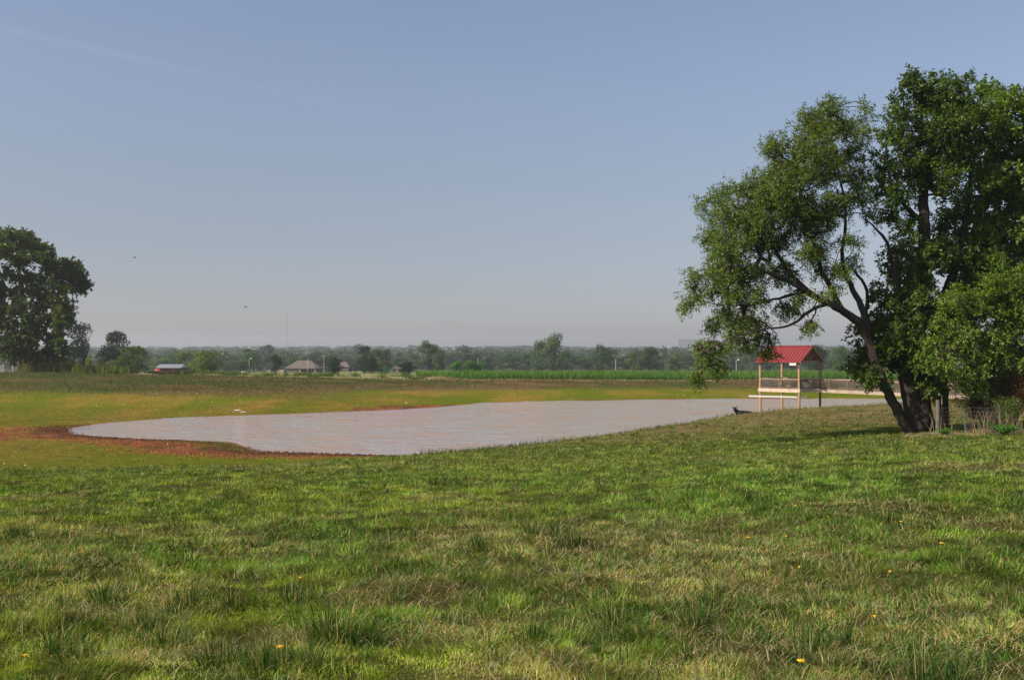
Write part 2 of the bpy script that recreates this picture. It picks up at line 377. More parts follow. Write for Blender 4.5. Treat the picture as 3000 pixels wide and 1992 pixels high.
# trampled surface in the mud
TZ = TZ + TM * (noise(TX, TY, 0.9, 71, 2) - .45) * 0.10 * sstep(0.0, 1.2, sdw)
nr, nc = TX.shape
idx = np.arange(nr * nc).reshape(nr, nc)
q = np.stack([idx[:-1, :-1], idx[:-1, 1:], idx[1:, 1:], idx[1:, :-1]], -1).reshape(-1, 4)
m, N, L, P = mat_new('meadow ground')
at = N.new('ShaderNodeAttribute'); at.attribute_name = 'col'
tc = N.new('ShaderNodeTexCoord')
nz = N.new('ShaderNodeTexNoise'); nz.inputs['Scale'].default_value = 3.2; nz.inputs['Detail'].default_value = 9; nz.inputs['Roughness'].default_value = 0.72; L.new(tc.outputs['Object'], nz.inputs['Vector'])
nb = N.new('ShaderNodeTexNoise'); nb.inputs['Scale'].default_value = 0.8; nb.inputs['Detail'].default_value = 8; nb.inputs['Roughness'].default_value = 0.75; L.new(tc.outputs['Object'], nb.inputs['Vector'])
mr = N.new('ShaderNodeMapRange'); mr.inputs[1].default_value = 0.3; mr.inputs[2].default_value = 0.7; mr.inputs[3].default_value = 0.62; mr.inputs[4].default_value = 1.38; L.new(nz.outputs[0], mr.inputs[0])
mr2 = N.new('ShaderNodeMapRange'); mr2.inputs[1].default_value = 0.3; mr2.inputs[2].default_value = 0.7; mr2.inputs[3].default_value = 0.78; mr2.inputs[4].default_value = 1.22; L.new(nb.outputs[0], mr2.inputs[0])
mu = N.new('ShaderNodeMath'); mu.operation = 'MULTIPLY'; L.new(mr.outputs[0], mu.inputs[0]); L.new(mr2.outputs[0], mu.inputs[1])
vm = N.new('ShaderNodeVectorMath'); vm.operation = 'SCALE'; L.new(at.outputs['Color'], vm.inputs[0]); L.new(mu.outputs[0], vm.inputs['Scale'])
L.new(vm.outputs[0], P.inputs['Base Color']); P.inputs['Roughness'].default_value = 1; P.inputs['Specular IOR Level'].default_value = 0.0
bp = N.new('ShaderNodeBump'); bp.inputs['Strength'].default_value = 0.9; bp.inputs['Distance'].default_value = 0.12; L.new(nz.outputs[0], bp.inputs['Height']); L.new(bp.outputs[0], P.inputs['Normal'])
M_ground = m
me = quads_mesh('ground', np.stack([TX, TY, TZ], -1).reshape(-1, 3), q, TC.reshape(-1, 3), smooth=True)
tag(link('ground', me, M_ground), kind='structure')

# ------------------------------------------------------------------ water
gx0, gx1 = SH[:, 0].min() - 3, SH[:, 0].max() + 3; gy0, gy1 = SH[:, 1].min() - 3, SH[:, 1].max() + 3
wx = np.linspace(gx0, gx1, 300); wy = np.linspace(gy0, gy1, 330)
WX, WY = np.meshgrid(wx, wy)
WZ = WL + 0.0 * WX
wsd = poly_sd(WX, WY, SH)
idx = np.arange(WX.size).reshape(WX.shape)
q = np.stack([idx[:-1, :-1], idx[:-1, 1:], idx[1:, 1:], idx[1:, :-1]], -1).reshape(-1, 4)
keep = wsd.ravel()[q].min(1) < 1.2
me = quads_mesh('water', np.stack([WX, WY, WZ], -1).reshape(-1, 3), q[keep], smooth=True)
m, N, L, P = mat_new('muddy pond water')
tc = N.new('ShaderNodeTexCoord')
def wav(sc, st, rot):
    mp = N.new('ShaderNodeMapping'); mp.inputs['Scale'].default_value = st; mp.inputs['Rotation'].default_value = (0, 0, R(rot)); L.new(tc.outputs['Object'], mp.inputs[0])
    n = N.new('ShaderNodeTexNoise'); n.inputs['Scale'].default_value = sc; n.inputs['Detail'].default_value = 5; n.inputs['Roughness'].default_value = 0.6; L.new(mp.outputs[0], n.inputs['Vector']); return n.outputs[0]
a1 = wav(1.0, (0.8, 1.6, 1), 8); a2 = wav(2.6, (0.8, 1.2, 1), -24); a3 = wav(0.35, (0.6, 1.0, 1), 12); a4 = wav(0.55, (0.8, 1.5, 1), -6)
ad = N.new('ShaderNodeMath'); ad.operation = 'MULTIPLY_ADD'; L.new(a2, ad.inputs[0]); ad.inputs[1].default_value = 0.7; L.new(a1, ad.inputs[2])
ae = N.new('ShaderNodeMath'); ae.operation = 'MULTIPLY_ADD'; L.new(a4, ae.inputs[0]); ae.inputs[1].default_value = 1.1; L.new(ad.outputs[0], ae.inputs[2])
bp = N.new('ShaderNodeBump'); bp.inputs['Strength'].default_value = 0.9; bp.inputs['Distance'].default_value = 0.26; L.new(ae.outputs[0], bp.inputs['Height']); L.new(bp.outputs[0], P.inputs['Normal'])
cr = N.new('ShaderNodeMix'); cr.data_type = 'RGBA'; cmr = N.new('ShaderNodeMapRange'); cmr.inputs[1].default_value = .38; cmr.inputs[2].default_value = .62; L.new(a3, cmr.inputs[0]); cr.inputs[6].default_value = (0.38, 0.270, 0.235, 1); cr.inputs[7].default_value = (0.34, 0.325, 0.345, 1); L.new(cmr.outputs[0], cr.inputs[0])
L.new(cr.outputs[2], P.inputs['Base Color']); P.inputs['Specular IOR Level'].default_value = .8; P.inputs['Roughness'].default_value = 0.07; P.inputs['IOR'].default_value = 1.33
tag(link('water', me, m), kind='structure')

# ------------------------------------------------------------------ haze
mb = MB(); mb.box((0, 2600, 18), (8200, 5360, 88))
m = bpy.data.materials.new('haze'); m.use_nodes = True; N = m.node_tree.nodes; N.clear()
out = N.new('ShaderNodeOutputMaterial'); pv = N.new('ShaderNodeVolumePrincipled')
pv.inputs['Color'].default_value = (0.93, 0.96, 1.0, 1); pv.inputs['Density'].default_value = 0.00021; pv.inputs['Anisotropy'].default_value = 0.3
m.node_tree.links.new(pv.outputs[0], out.inputs['Volume'])
HAZE = mb.build('haze', m); tag(HAZE, 'thin blue summer haze over the fields', 'haze', kind='stuff')

# ------------------------------------------------------------------ grass
def blades(x, y, hgt, wid, az, lean, col, z=None, curl=1.0):
    n = len(x); z = ground(x, y) if z is None else z
    ca, sa = np.cos(az), np.sin(az); face = rng.uniform(0, 2 * np.pi, n); fx, fy = np.cos(face) * wid / 2, np.sin(face) * wid / 2
    sl_, cl_ = np.sin(lean), np.cos(lean)
    b = np.stack([x, y, z - 0.01], -1)
    mid = b + np.stack([ca * sl_ * 0.42 * hgt, sa * sl_ * 0.42 * hgt, cl_ * 0.6 * hgt + 0.01], -1)
    l2 = np.minimum(lean * (1 + 0.6 * curl), 1.9)
    tip = mid + np.stack([ca * np.sin(l2) * 0.5 * hgt, sa * np.sin(l2) * 0.5 * hgt, np.cos(l2) * 0.45 * hgt], -1)
    off = np.stack([fx, fy, 0 * fx], -1)
    v = np.stack([b - off, b + off, mid + off * 0.85, mid - off * 0.85, tip], 1).reshape(-1, 3)
    k = np.arange(n)[:, None] * 5
    lp = (k + np.array([0, 1, 2, 3, 3, 2, 4])[None]).ravel()
    st = (np.arange(n)[:, None] * 7 + np.array([0, 4])[None]).ravel()
    c = np.repeat(col, 5, axis=0)
    return v, lp, st, c
def blade_obj(name, parts):
    V, Lp, St, C = [], [], [], []; vo = lo = 0
    for v, l, s, c in parts:
        V.append(v); Lp.append(l + vo); St.append(s + lo); C.append(c); vo += len(v); lo += len(l)
    return link(name, mesh_np(name, np.concatenate(V), np.concatenate(Lp), np.concatenate(St), None, np.concatenate(C)), M_grass)
def fan(n, r0, r1, k, th=0.62):
    """points in a fan, density per area ~ r^-k"""
    e = 2 - k; r = (r0 ** e + rng.random(n) * (r1 ** e - r0 ** e)) ** (1 / e)
    t = rng.uniform(-th, th, n); return r * np.sin(t), r * np.cos(t), r
G1, G2, G3 = np.array((0.070, 0.195, 0.014)), np.array((0.220, 0.285, 0.016)), np.array((0.042, 0.130, 0.024))
STRAW, STRAW2, OLIVE = np.array((0.38, 0.31, 0.13)), np.array((0.25, 0.17, 0.07)), np.array((0.21, 0.225, 0.028))
def PX(x, y): return x / np.maximum(y, 0.5) * F + 1500
dry_spots = [(1350, 1560, 1.3), (1420, 1620, 1.5), (1850, 1600, 2.8), (1950, 1660, 2.4), (2720, 1900, 2.0), (2450, 1880, 1.7), (2560, 1950, 1.2), (2560, 1510, 1.2), (1560, 1960, .6), (1360, 1830, .6), (320, 1570, .9), (120, 1460, 1.4), (2900, 1370, 2.0), (2230, 1940, .9), (480, 1900, .5), (800, 1880, .5), (2950, 1900, .6), (1150, 1740, .8)]
def at_pixel(px, py):
    """march the view ray to the ground"""
    for d in np.concatenate([np.arange(4, 60, 0.25), np.arange(60, 200, 1)]):
        p = W(px, py, d)
        if p[2] <= ground(p[0], p[1], False)[0]: return p
    return p
DS = [(at_pixel(a, b), r) for a, b, r in dry_spots]
def dryness(x, y):
    a = noise(x, y, 1.7, 101, 3) * 0.55 + noise(x, y, 7, 102, 2) * 0.45
    v = sstep(0.54, 0.74, a) * 0.8
    v = v * (1 - .85 * sstep(1.0, .55, np.hypot((PX(x, y) - 2050) / 700, (y - 17) / 11)))
    for p, r in DS: v = np.maximum(v, sstep(1.2, 0.4, np.hypot(x - p[0], (y - p[1]) * 0.8) / r * (0.6 + 0.8 * noise(x, y, .5, 103, 2))))
    return v
def keepmask(x, y, cover=0.0):
    cr_ = crest(x, y); sd = poly_sd(x, y, SH); ms = poly_sd(x, y, MUD)
    return (y < cr_ + 1.2 + (noise(x, y, 3, 77) - .5) * 2) & (sd > 0.5) & (ms > 0.3)
parts = []
n = 1650000
x, y, r = fan(n, 4.2, 93, 1.62)
k = keepmask(x, y) & (rng.random(n) < .45 + 1.0 * noise(x, y, .42, 110, 2)); x, y, r = x[k], y[k], r[k]; n = len(x)
dr = dryness(x, y); tone = noise(x, y, 3.0, 104, 3); t2 = noise(x, y, 0.8, 105, 2)
pxx = PX(x, y)
col = lerp(G1, G2, np.clip(sstep(.35, .65, tone) * 0.8 + rng.uniform(-.3, .3, n) - 0.30 * sstep(1500, 2600, pxx), 0, 1))
col = lerp(col, G3, sstep(0.50, 0.70, t2) * 0.7)
col = lerp(col, np.array((0.055, 0.185, 0.022)), .55 * sstep(1.0, .5, np.hypot((pxx - 2150) / 800, (y - 22) / 18)))
col = lerp(col, np.array((0.17, 0.175, 0.035)), .40 * sstep(24, 36, y))
col = lerp(col, OLIVE, np.clip(rng.random(n) * 0.7, 0, 1))
gg = rng.random(n) < .09; col[gg] = np.array((0.22, 0.28, 0.08)); isd = rng.random(n) < (0.07 + 0.50 * dr)
col = np.where(isd[:, None], lerp(STRAW, STRAW2, rng.random(n)), col)
bank = sstep(48, 64, y) * sstep(1300, 1600, pxx)
col = lerp(col, lerp((0.13, 0.115, 0.04), (0.27, 0.18, 0.09), rng.random(n)), bank * np.clip(.35 + .9 * sstep(.4, .7, noise(x, y, 5, 106, 3)), 0, .9))
col *= rng.uniform(0.7, 1.3, n)[:, None] * ((.42 + 1.05 * sstep(.2, .8, noise(x, y, .36, 108, 2))) * (.92 + .34 * sstep(.2, .8, noise(x, y * .8, 1.1, 112, 3))))[:, None]
ls = (r / 8) ** 0.55; ls = np.maximum(ls, 0.85)
clump = noise(x, y, 0.34, 109, 2)
hh = rng.uniform(0.04, 0.125, n) * (0.35 + 1.25 * sstep(.25, .75, clump)) * (1 - 0.35 * dr) * (1 - 0.35 * bank) * np.minimum(ls, 1.1)
azw = noise(x, y, 0.55, 107) * 6.3 * 2.2
parts.append(blades(x, y, hh, 0.0054 * ls ** 1.25 * rng.uniform(.7, 1.3, n), azw + rng.normal(0, .75, n), np.clip(rng.normal(1.05, 0.34, n), 0.05, 1.5), col))
# the same turf carried round beside the standpoint
n = 150000; r = 1.0 + 26 * rng.random(n) ** .75; t = rng.choice([-1, 1], n) * rng.uniform(.60, 1.45, n); x, y = r * np.sin(t), r * np.cos(t); r = np.maximum(r, 4); k = (np.abs(x) < .70 * (y + 6)); x, y, r = x[k], y[k], r[k]; n = len(x)
col = lerp(G1, G2, rng.random(n)); col = lerp(col, OLIVE, rng.random(n) * .7); k = rng.random(n) < .12 + .4 * dryness(x, y); col[k] = STRAW
parts.append(blades(x, y, rng.uniform(.04, .14, n), .009 * (r / 8) ** .8, rng.uniform(0, 6.3, n), np.clip(rng.normal(.95, .35, n), .05, 1.5), col * rng.uniform(.6, 1.25, n)[:, None]))
tag(blade_obj('turf', parts), 'green and straw meadow turf covering the near slope', 'grass', kind='stuff'); parts = []
# long tussocks
cxs, cys, cr_ = fan(4200, 4.6, 75, .85); k = keepmask(cxs, cys); cxs, cys, cr_ = cxs[k], cys[k], cr_[k]
big = [(965, 1850, 1.35), (1010, 1880, 1.1), (2080, 1790, 1.3), (2040, 1830, 1.0), (160, 1925, 1.0), (480, 1860, 1.0), (430, 1830, .9), (640, 1960, 1.0), (780, 1985, 1.1), (900, 1990, 1.0), (2370, 1880, 1.1), (2480, 1880, .9), (1620, 1590, 1.1), (1560, 1600, 1.0), (1400, 1640, 1), (2700, 1990, 1.2), (2810, 1985, 1.1), (2390, 1790, 1.0), (860, 1760, .9), (560, 1760, .9), (1680, 1610, 1.0), (2600, 1550, 1.1), (1560, 1880, .9), (1800, 1830, .9), (300, 1760, .9), (60, 1590, 1.0), (680, 1780, 1.0)]
szs = rng.uniform(0.35, 0.80, len(cxs)) * np.maximum(1, (cr_ / 25) ** .3); cols = rng.integers(0, 4, len(cxs)); nbl = (rng.uniform(35, 80, len(cxs)) * np.minimum(1, (14 / cr_) ** 0.5)).astype(int)
for px, py, s_ in big:
    p = at_pixel(px, py); cxs = np.r_[cxs, p[0]]; cys = np.r_[cys, p[1]]; szs = np.r_[szs, s_]; cols = np.r_[cols, 0]; nbl = np.r_[nbl, 210]; cr_ = np.r_[cr_, p[1]]
ci = np.repeat(np.arange(len(cxs)), nbl); n = len(ci); s_ = szs[ci]; rr = np.abs(rng.normal(0, 0.15, n)) * s_ * 1.2; aa = rng.uniform(0, 2 * np.pi, n)
x = cxs[ci] + rr * np.cos(aa); y = cys[ci] + rr * np.sin(aa)
pal = np.array([(0.038, 0.085, 0.014), (0.065, 0.14, 0.012), (0.10, 0.140, 0.035), (0.15, 0.17, 0.04)])
col = pal[cols[ci]] * rng.uniform(0.7, 1.35, n)[:, None]; dd_ = rng.random(n) < 0.18; col[dd_] = STRAW * rng.uniform(.7, 1.1, dd_.sum())[:, None]
ls = np.maximum((cr_[ci] / 9) ** 0.6, .9)
parts.append(blades(x, y, rng.uniform(.09, .30, n) * s_, 0.0060 * ls ** 1.2 * rng.uniform(.7, 1.3, n), aa + rng.normal(0, .5, n), np.clip(0.25 + rr / (0.15 * s_) * 0.45 + rng.normal(0, .30, n), 0.05, 1.45), col))
# broad bright weed leaves
x, y, r = fan(60000, 4.4, 55, 1.5); k = keepmask(x, y) & (noise(x, y, 1.4, 111, 3) > .54); x, y, r = x[k], y[k], r[k]; n = len(x)
col = lerp((0.085, 0.21, 0.022), (0.14, 0.26, 0.04), rng.random(n))
parts.append(blades(x, y, rng.uniform(.05, .13, n), 0.011 * np.maximum((r / 9) ** .5, .9) * rng.uniform(.7, 1.3, n), rng.uniform(0, 6.3, n), rng.uniform(.3, 1.2, n), col, curl=.5))
# pale matted straw lying flat
x, y, r = fan(110000, 4.3, 60, 1.6); k = keepmask(x, y) & (rng.random(len(x)) < 0.12 + 0.78 * dryness(x, y)); x, y, r = x[k], y[k], r[k]; n = len(x)
col = lerp((0.46, 0.39, 0.20), (0.28, 0.20, 0.10), rng.random(n)); g = rng.random(n) < .30; col[g] = (0.26, 0.29, 0.15)
parts.append(blades(x, y, rng.uniform(.06, .17, n), 0.0055 * np.maximum((r / 9) ** .7, .9), rng.uniform(0, 6.3, n), rng.uniform(1.0, 1.45, n), col, z=ground(x, y) + rng.uniform(.01, .055, n), curl=.2))
tag(blade_obj('tussock_grass', parts), 'dark tussocks, broad weeds and matted straw in the near meadow', 'grass', kind='stuff'); parts = []
# rough growth along the pond edge of the meadow and on the far bank
x, y, r = fan(60000, 55, 100, 1.2, .5); cr2 = crest(x, y); k = (y < cr2 + 2.5) & (y > cr2 - 5) & (poly_sd(x, y, SH) > .3) & (PX(x, y) > 1230) & (rng.random(len(x)) < .25 + noise(x, y, 2.2, 121, 2)); x, y, r = x[k], y[k], r[k]; n = len(x)
col = lerp((0.075, 0.105, 0.025), (0.20, 0.14, 0.06), sstep(.35, .7, noise(x, y, 4, 122, 2)) * rng.random(n) * 1.4 * sstep(1400, 1700, PX(x, y)) ) * rng.uniform(.7, 1.2, n)[:, None]
parts.append(blades(x, y, rng.uniform(.12, .42, n) * (.6 + .8 * noise(x, y, 2.5, 123)), .028 * rng.uniform(.7, 1.4, n), rng.uniform(0, 6.3, n), rng.uniform(.05, .7, n), col))
tag(blade_obj('bank_grass', parts), 'rough grass fringe along the near edge of the pond', 'grass', kind='stuff'); parts = []
n = 520000; th = rng.uniform(-.58, .12, n); y = 50 + 62 * rng.random(n) ** .8; x = np.tan(th) * y; sd = poly_sd(x, y, SH); ms = poly_sd(x, y, MUD)
k = (y > crest(x, y) + .6) & (sd > .7) & (ms > -1.2 + 2.4 * noise(x, y, 1.3, 143, 2)) & (rng.random(n) < .25 + .9 * noise(x, y, 1.6, 144, 3)); x, y, sd = x[k], y[k], sd[k]; n = len(x); t_ = noise(x, y * .5, 4, 145, 3)
col = lerp(lerp((0.115, 0.150, 0.016), (0.20, 0.19, 0.028), rng.random(n)), (0.25, 0.16, 0.06), (rng.random(n) < .08 + .45 * sstep(.45, .75, t_)) * 1.0) * rng.uniform(.7, 1.25, n)[:, None] * (.7 + .6 * noise(x, y, 1.2, 146, 2))[:, None]
parts.append(blades(x, y, rng.uniform(.03, .10, n) * (.5 + noise(x, y, 1.5, 147, 2)), .022 * rng.uniform(.7, 1.4, n), rng.uniform(0, 6.3, n), rng.uniform(.2, 1.2, n), col))
tag(blade_obj('lawn_grass', parts), 'short yellow-green lawn grass on the flat round the pond tip', 'grass', kind='stuff'); parts = []
n = 300000; th = rng.uniform(-.6, .6, n); y = rng.uniform(88, 166, n); x = np.tan(th) * y; sd = poly_sd(x, y, SH); h_ = ground(x, y, False) - WL
k = (sd > .9) & (poly_sd(x, y, MUD) > 0) & (y > crest(x, y) + 25) & (rng.random(n) < sstep(.15, 1.3, h_ + (noise(x, y, 3, 124, 2) - .5) * 1.2) * .75 + .25) & (y > 98)
x, y, h_ = x[k], y[k], h_[k]; n = len(x); tp = sstep(.6, 1.1, h_) ; pu = PX(x, y)
col = lerp(lerp((0.12, 0.150, 0.020), (0.24, 0.17, 0.05), rng.random(n) ** 2), (0.075, 0.088, 0.026), tp); brn = sstep(.35, .62, noise(x * .5, y, 4.5, 51, 4)) * (.5 + .4 * sstep(600, 2000, pu)) * tp
col = np.where((rng.random(n) < brn)[:, None], lerp((0.19, 0.120, 0.058), (0.10, 0.065, 0.034), rng.random(n)), col) * rng.uniform(.7, 1.3, n)[:, None]
parts.append(blades(x, y, rng.uniform(.06, .24, n) * (.35 + .9 * tp) * (.4 + noise(x, y, 3, 125, 2)), .055 * rng.uniform(.7, 1.4, n), rng.uniform(0, 6.3, n), rng.uniform(.1, 1.0, n), col))
tag(blade_obj('dam_grass', parts), 'short olive and brown grass over the far pond bank', 'grass', kind='stuff'); parts = []

# ------------------------------------------------------------------ trees
def leaf_quads(c, d, nn, L, wd):
    d = d / (np.linalg.norm(d, axis=1, keepdims=True) + 1e-9)
    s = np.cross(d, nn); s /= (np.linalg.norm(s, axis=1, keepdims=True) + 1e-9)
    L = L[:, None]; wd = wd[:, None]
    v = np.stack([c, c + d * L * .45 + s * wd / 2, c + d * L, c + d * L * .45 - s * wd / 2], 1)
    return v.reshape(-1, 3)
def unit(n, r=rng):
    v = r.normal(size=(n, 3)); return v / np.linalg.norm(v, axis=1, keepdims=True)

def grow_tree(name, label, cat, limbs, blobs, spacing, per, spread, leafL, leafW, cA, cB, base, droop=.25, group=None, trunk_k=14, shell=.55, seed=1, rtip=.012, rmax=.35, sunny=.0, bark=None, extra_nodes=None):
    r = np.random.default_rng(seed)
    base = np.array(base, float)
    root = empty(name, base, label, cat, group)
    # skeleton
    nodes, par = [], []
    MBt = MB()
    for li, limb in enumerate(limbs):
        pts = np.array([p for p, _ in limb]); rad = np.array([q_ for _, q_ in limb])
        # catmull style smoothing by resampling
        seg = np.r_[0, np.cumsum(np.linalg.norm(np.diff(pts, axis=0), axis=1))]
        m_ = max(4, int(seg[-1] / (spacing * .55))); ts = np.linspace(0, seg[-1], m_)
        P_ = np.stack([np.interp(ts, seg, pts[:, i]) for i in range(3)], 1)
        for _ in range(3): P_[1:-1] = (P_[:-2] + 2 * P_[1:-1] + P_[2:]) / 4
        P_[1:-1] += r.normal(0, .035 * spacing, (m_ - 2, 3))
        Rr = np.interp(ts, seg, rad)
        b0 = len(nodes)
        for i, p in enumerate(P_):
            nodes.append(p); par.append(b0 + i - 1 if i else -1)
        MBt.tube([p - base for p in P_], [max(q_, rtip) * (1 + r.uniform(-.06, .06)) for q_ in Rr], k=trunk_k if rad[0] > .12 * spacing * 2 else 7)
    nlimb = len(nodes)
    first = [i for i in range(nlimb) if par[i] == -1]
    # cluster targets
    T = []
    for (c, rad) in blobs:
        vol = rad[0] * rad[1] * rad[2] * 4.19; k_ = max(3, int(vol / spacing ** 3))
        d = unit(k_, r); rr_ = (shell + (1 - shell) * r.random(k_)) ** .8 * np.where(r.random(k_) < .25, r.random(k_), 1)
        T.append(np.array(c) + d * rr_[:, None] * np.array(rad))
    T = np.concatenate(T)
    A = np.array(nodes + [np.zeros(3)] * (len(T) * 5)); npar = list(par); cnt = nlimb
    d0 = np.array([np.min(((A[:nlimb] - t) ** 2).sum(1)) for t in T]); order = np.argsort(d0)
    ends = []
    for ti in order:
        t = T[ti]; dv = A[:cnt] - t; dist = np.sqrt((dv * dv).sum(1)) + .35 * np.maximum(0, dv[:, 2])
        j = int(np.argmin(dist)); a = A[j].copy(); Ld = np.linalg.norm(t - a)
        m_ = int(min(5, max(1, Ld // (spacing * .7)))); sag = Ld * .10
        prev = j
        for s_ in range(1, m_ + 1):
            f_ = s_ / m_; p = a + (t - a) * f_ + np.array((0, 0, 1)) * sag * math.sin(f_ * math.pi) + (r.normal(0, .05 * Ld, 3) if s_ < m_ else 0)
            A[cnt] = p; npar.append(prev); prev = cnt; cnt += 1
        ends.append(prev)
    load = np.zeros(cnt)
    for e_ in ends: load[e_] += 1
    for i in range(cnt - 1, nlimb - 1, -1): load[npar[i]] += load[i]
    radi = rtip * np.maximum(load, .6) ** .48
    # thin branches as tapered prisms
    cidx = np.arange(nlimb, cnt); pi = np.array(npar)[cidx]
    a, b = A[pi] - base, A[cidx] - base; ra = np.minimum(np.where(pi < nlimb, radi[cidx] * 1.15, radi[pi]), rmax); rb = np.minimum(radi[cidx], rmax)
    dv = b - a; dv /= (np.linalg.norm(dv, axis=1, keepdims=True) + 1e-9); s1 = np.cross(dv, np.array((.31, .2, .93))); s1 /= (np.linalg.norm(s1, axis=1, keepdims=True) + 1e-9); s2 = np.cross(dv, s1)
    K = 5; ring = []
    for jj in range(K):
        an = 2 * math.pi * jj / K; o_ = s1 * math.cos(an) + s2 * math.sin(an); ring.append((a + o_ * ra[:, None], b + o_ * rb[:, None]))
    v = np.stack([x_[0] for x_ in ring] + [x_[1] for x_ in ring], 1).reshape(-1, 3)
    kk = np.arange(len(cidx))[:, None, None] * 2 * K
    qq = (kk + np.array([[jj, (jj + 1) % K, (jj + 1) % K + K, jj + K] for jj in range(K)])[None]).reshape(-1, 4)
    # sprays and leaves
    Ends = A[ends]; ctr = np.mean([c for c, _ in blobs], axis=0)
    ns = 5; nE = len(Ends)
    st = np.repeat(Ends, ns, 0) + r.normal(0, spread * .25, (nE * ns, 3))
    dirn = unit(nE * ns, r) + .7 * (st - ctr) / (np.linalg.norm(st - ctr, axis=1, keepdims=True) + 1e-6) + np.array((0, 0, -droop)); dirn /= np.linalg.norm(dirn, axis=1, keepdims=True)
    sl_ = r.uniform(.6, 1.25, nE * ns) * spread
    m_ = max(4, per // ns); tpos = np.tile(np.linspace(.08, 1, m_), nE * ns); si = np.repeat(np.arange(nE * ns), m_)
    c = st[si] + dirn[si] * (sl_[si] * tpos)[:, None] + np.array((0, 0, -1)) * (droop * .5 * spread * tpos ** 2)[:, None] + r.normal(0, .09 * spread, (len(si), 3))
    ld = dirn[si] * .6 + unit(len(si), r) * .9 + np.array((0, 0, -.25))
    nn = unit(len(si), r) * .7 + np.array((0, 0, .9)) + .3 * (c - ctr) / (np.linalg.norm(c - ctr, axis=1, keepdims=True) + 1e-6)
    Lf = leafL * r.uniform(.65, 1.3, len(si))
    lv = leaf_quads(c - base, ld, nn, Lf, Lf * leafW)
    cl = np.repeat(r.random(nE), ns)[si]
    colr = lerp(cA, cB, np.clip(cl * .7 + r.random(len(si)) * .5 - .1, 0, 1)) * r.uniform(.8, 1.2, len(si))[:, None]
    colr = np.repeat(colr, 4, 0)
    MBt.add(v, qq.tolist())
    MBt.build('trunk', bark or M_bark, root, smooth=True)
    print('TREE', name, len(Ends), len(lv) // 4)
    link('crown', quads_mesh('crown', lv, np.arange(len(lv)).reshape(-1, 4), colr), M_leaf, root)
    return root, A[:cnt]

def C6(x, y, d): return W(1950 + x / 1.3397, 150 + y / 1.3397, d)
def limb6(pts): return [(C6(x, y, d), r_) for x, y, d, r_ in pts]
s6 = .88 / 1.3397 / F
def blobs6(L, dspan, seed, dens=2, dc=47.0, thick=1.15):
    r = random.Random(seed); out = []
    for (x, y, rx, ry) in L:
        for i in range(dens):
            d = dc + r.uniform(-dspan, dspan) * (0.35 if i == 0 else 1) 
            f = 1 if i == 0 else .85
            out.append((C6(x + r.uniform(-.2, .2) * rx * i, y + r.uniform(-.2, .2) * ry * i, d), (rx * s6 * d * f, (rx + ry) / 2 * s6 * d * f * thick, ry * s6 * d * f)))
    return out
def lower(L): return [(x, y + max(0, 42 * (1 - y / 520)), rx, ry) for x, y, rx, ry in L]
# leaning elm on the left of the pair
Abl = [(725, 745, 50, 40), (680, 850, 45, 35), (800, 640, 40, 45), (640, 240, 60, 75), (690, 300, 70, 60), (570, 300, 70, 70), (780, 240, 28, 50), (590, 380, 110, 90), (710, 400, 80, 60), (450, 410, 80, 60), (420, 370, 40, 30), (480, 480, 110, 80), (620, 490, 100, 70), (350, 540, 90, 70), (470, 590, 130, 90), (230, 560, 60, 50), (165, 600, 45, 35), (220, 650, 80, 60),
       (330, 650, 110, 80), (190, 740, 60, 60), (270, 760, 100, 80), (400, 740, 110, 80), (560, 660, 120, 80), (560, 780, 90, 60), (210, 850, 80, 60), (330, 850, 110, 60), (450, 860, 80, 50), (110, 880, 50, 30), (150, 940, 60, 45), (250, 930, 90, 60), (90, 985, 40, 30), (360, 950, 70, 50),
       (260, 1020, 80, 50), (350, 1060, 90, 45), (200, 1080, 40, 45), (290, 1110, 80, 40), (400, 1110, 60, 35), (470, 1010, 60, 45), (520, 960, 50, 40), (560, 1070, 30, 30), (150, 1160, 60, 40), (220, 1150, 60, 35), (150, 1220, 45, 40), (200, 1240, 45, 35), (130, 1270, 25, 25), (330, 1150, 50, 25), (400, 1170, 25, 20),
       (690, 600, 80, 70), (750, 500, 60, 60), (770, 580, 50, 60), (640, 950, 50, 40), (740, 840, 45, 50), (620, 860, 60, 40), (780, 340, 35, 35)]
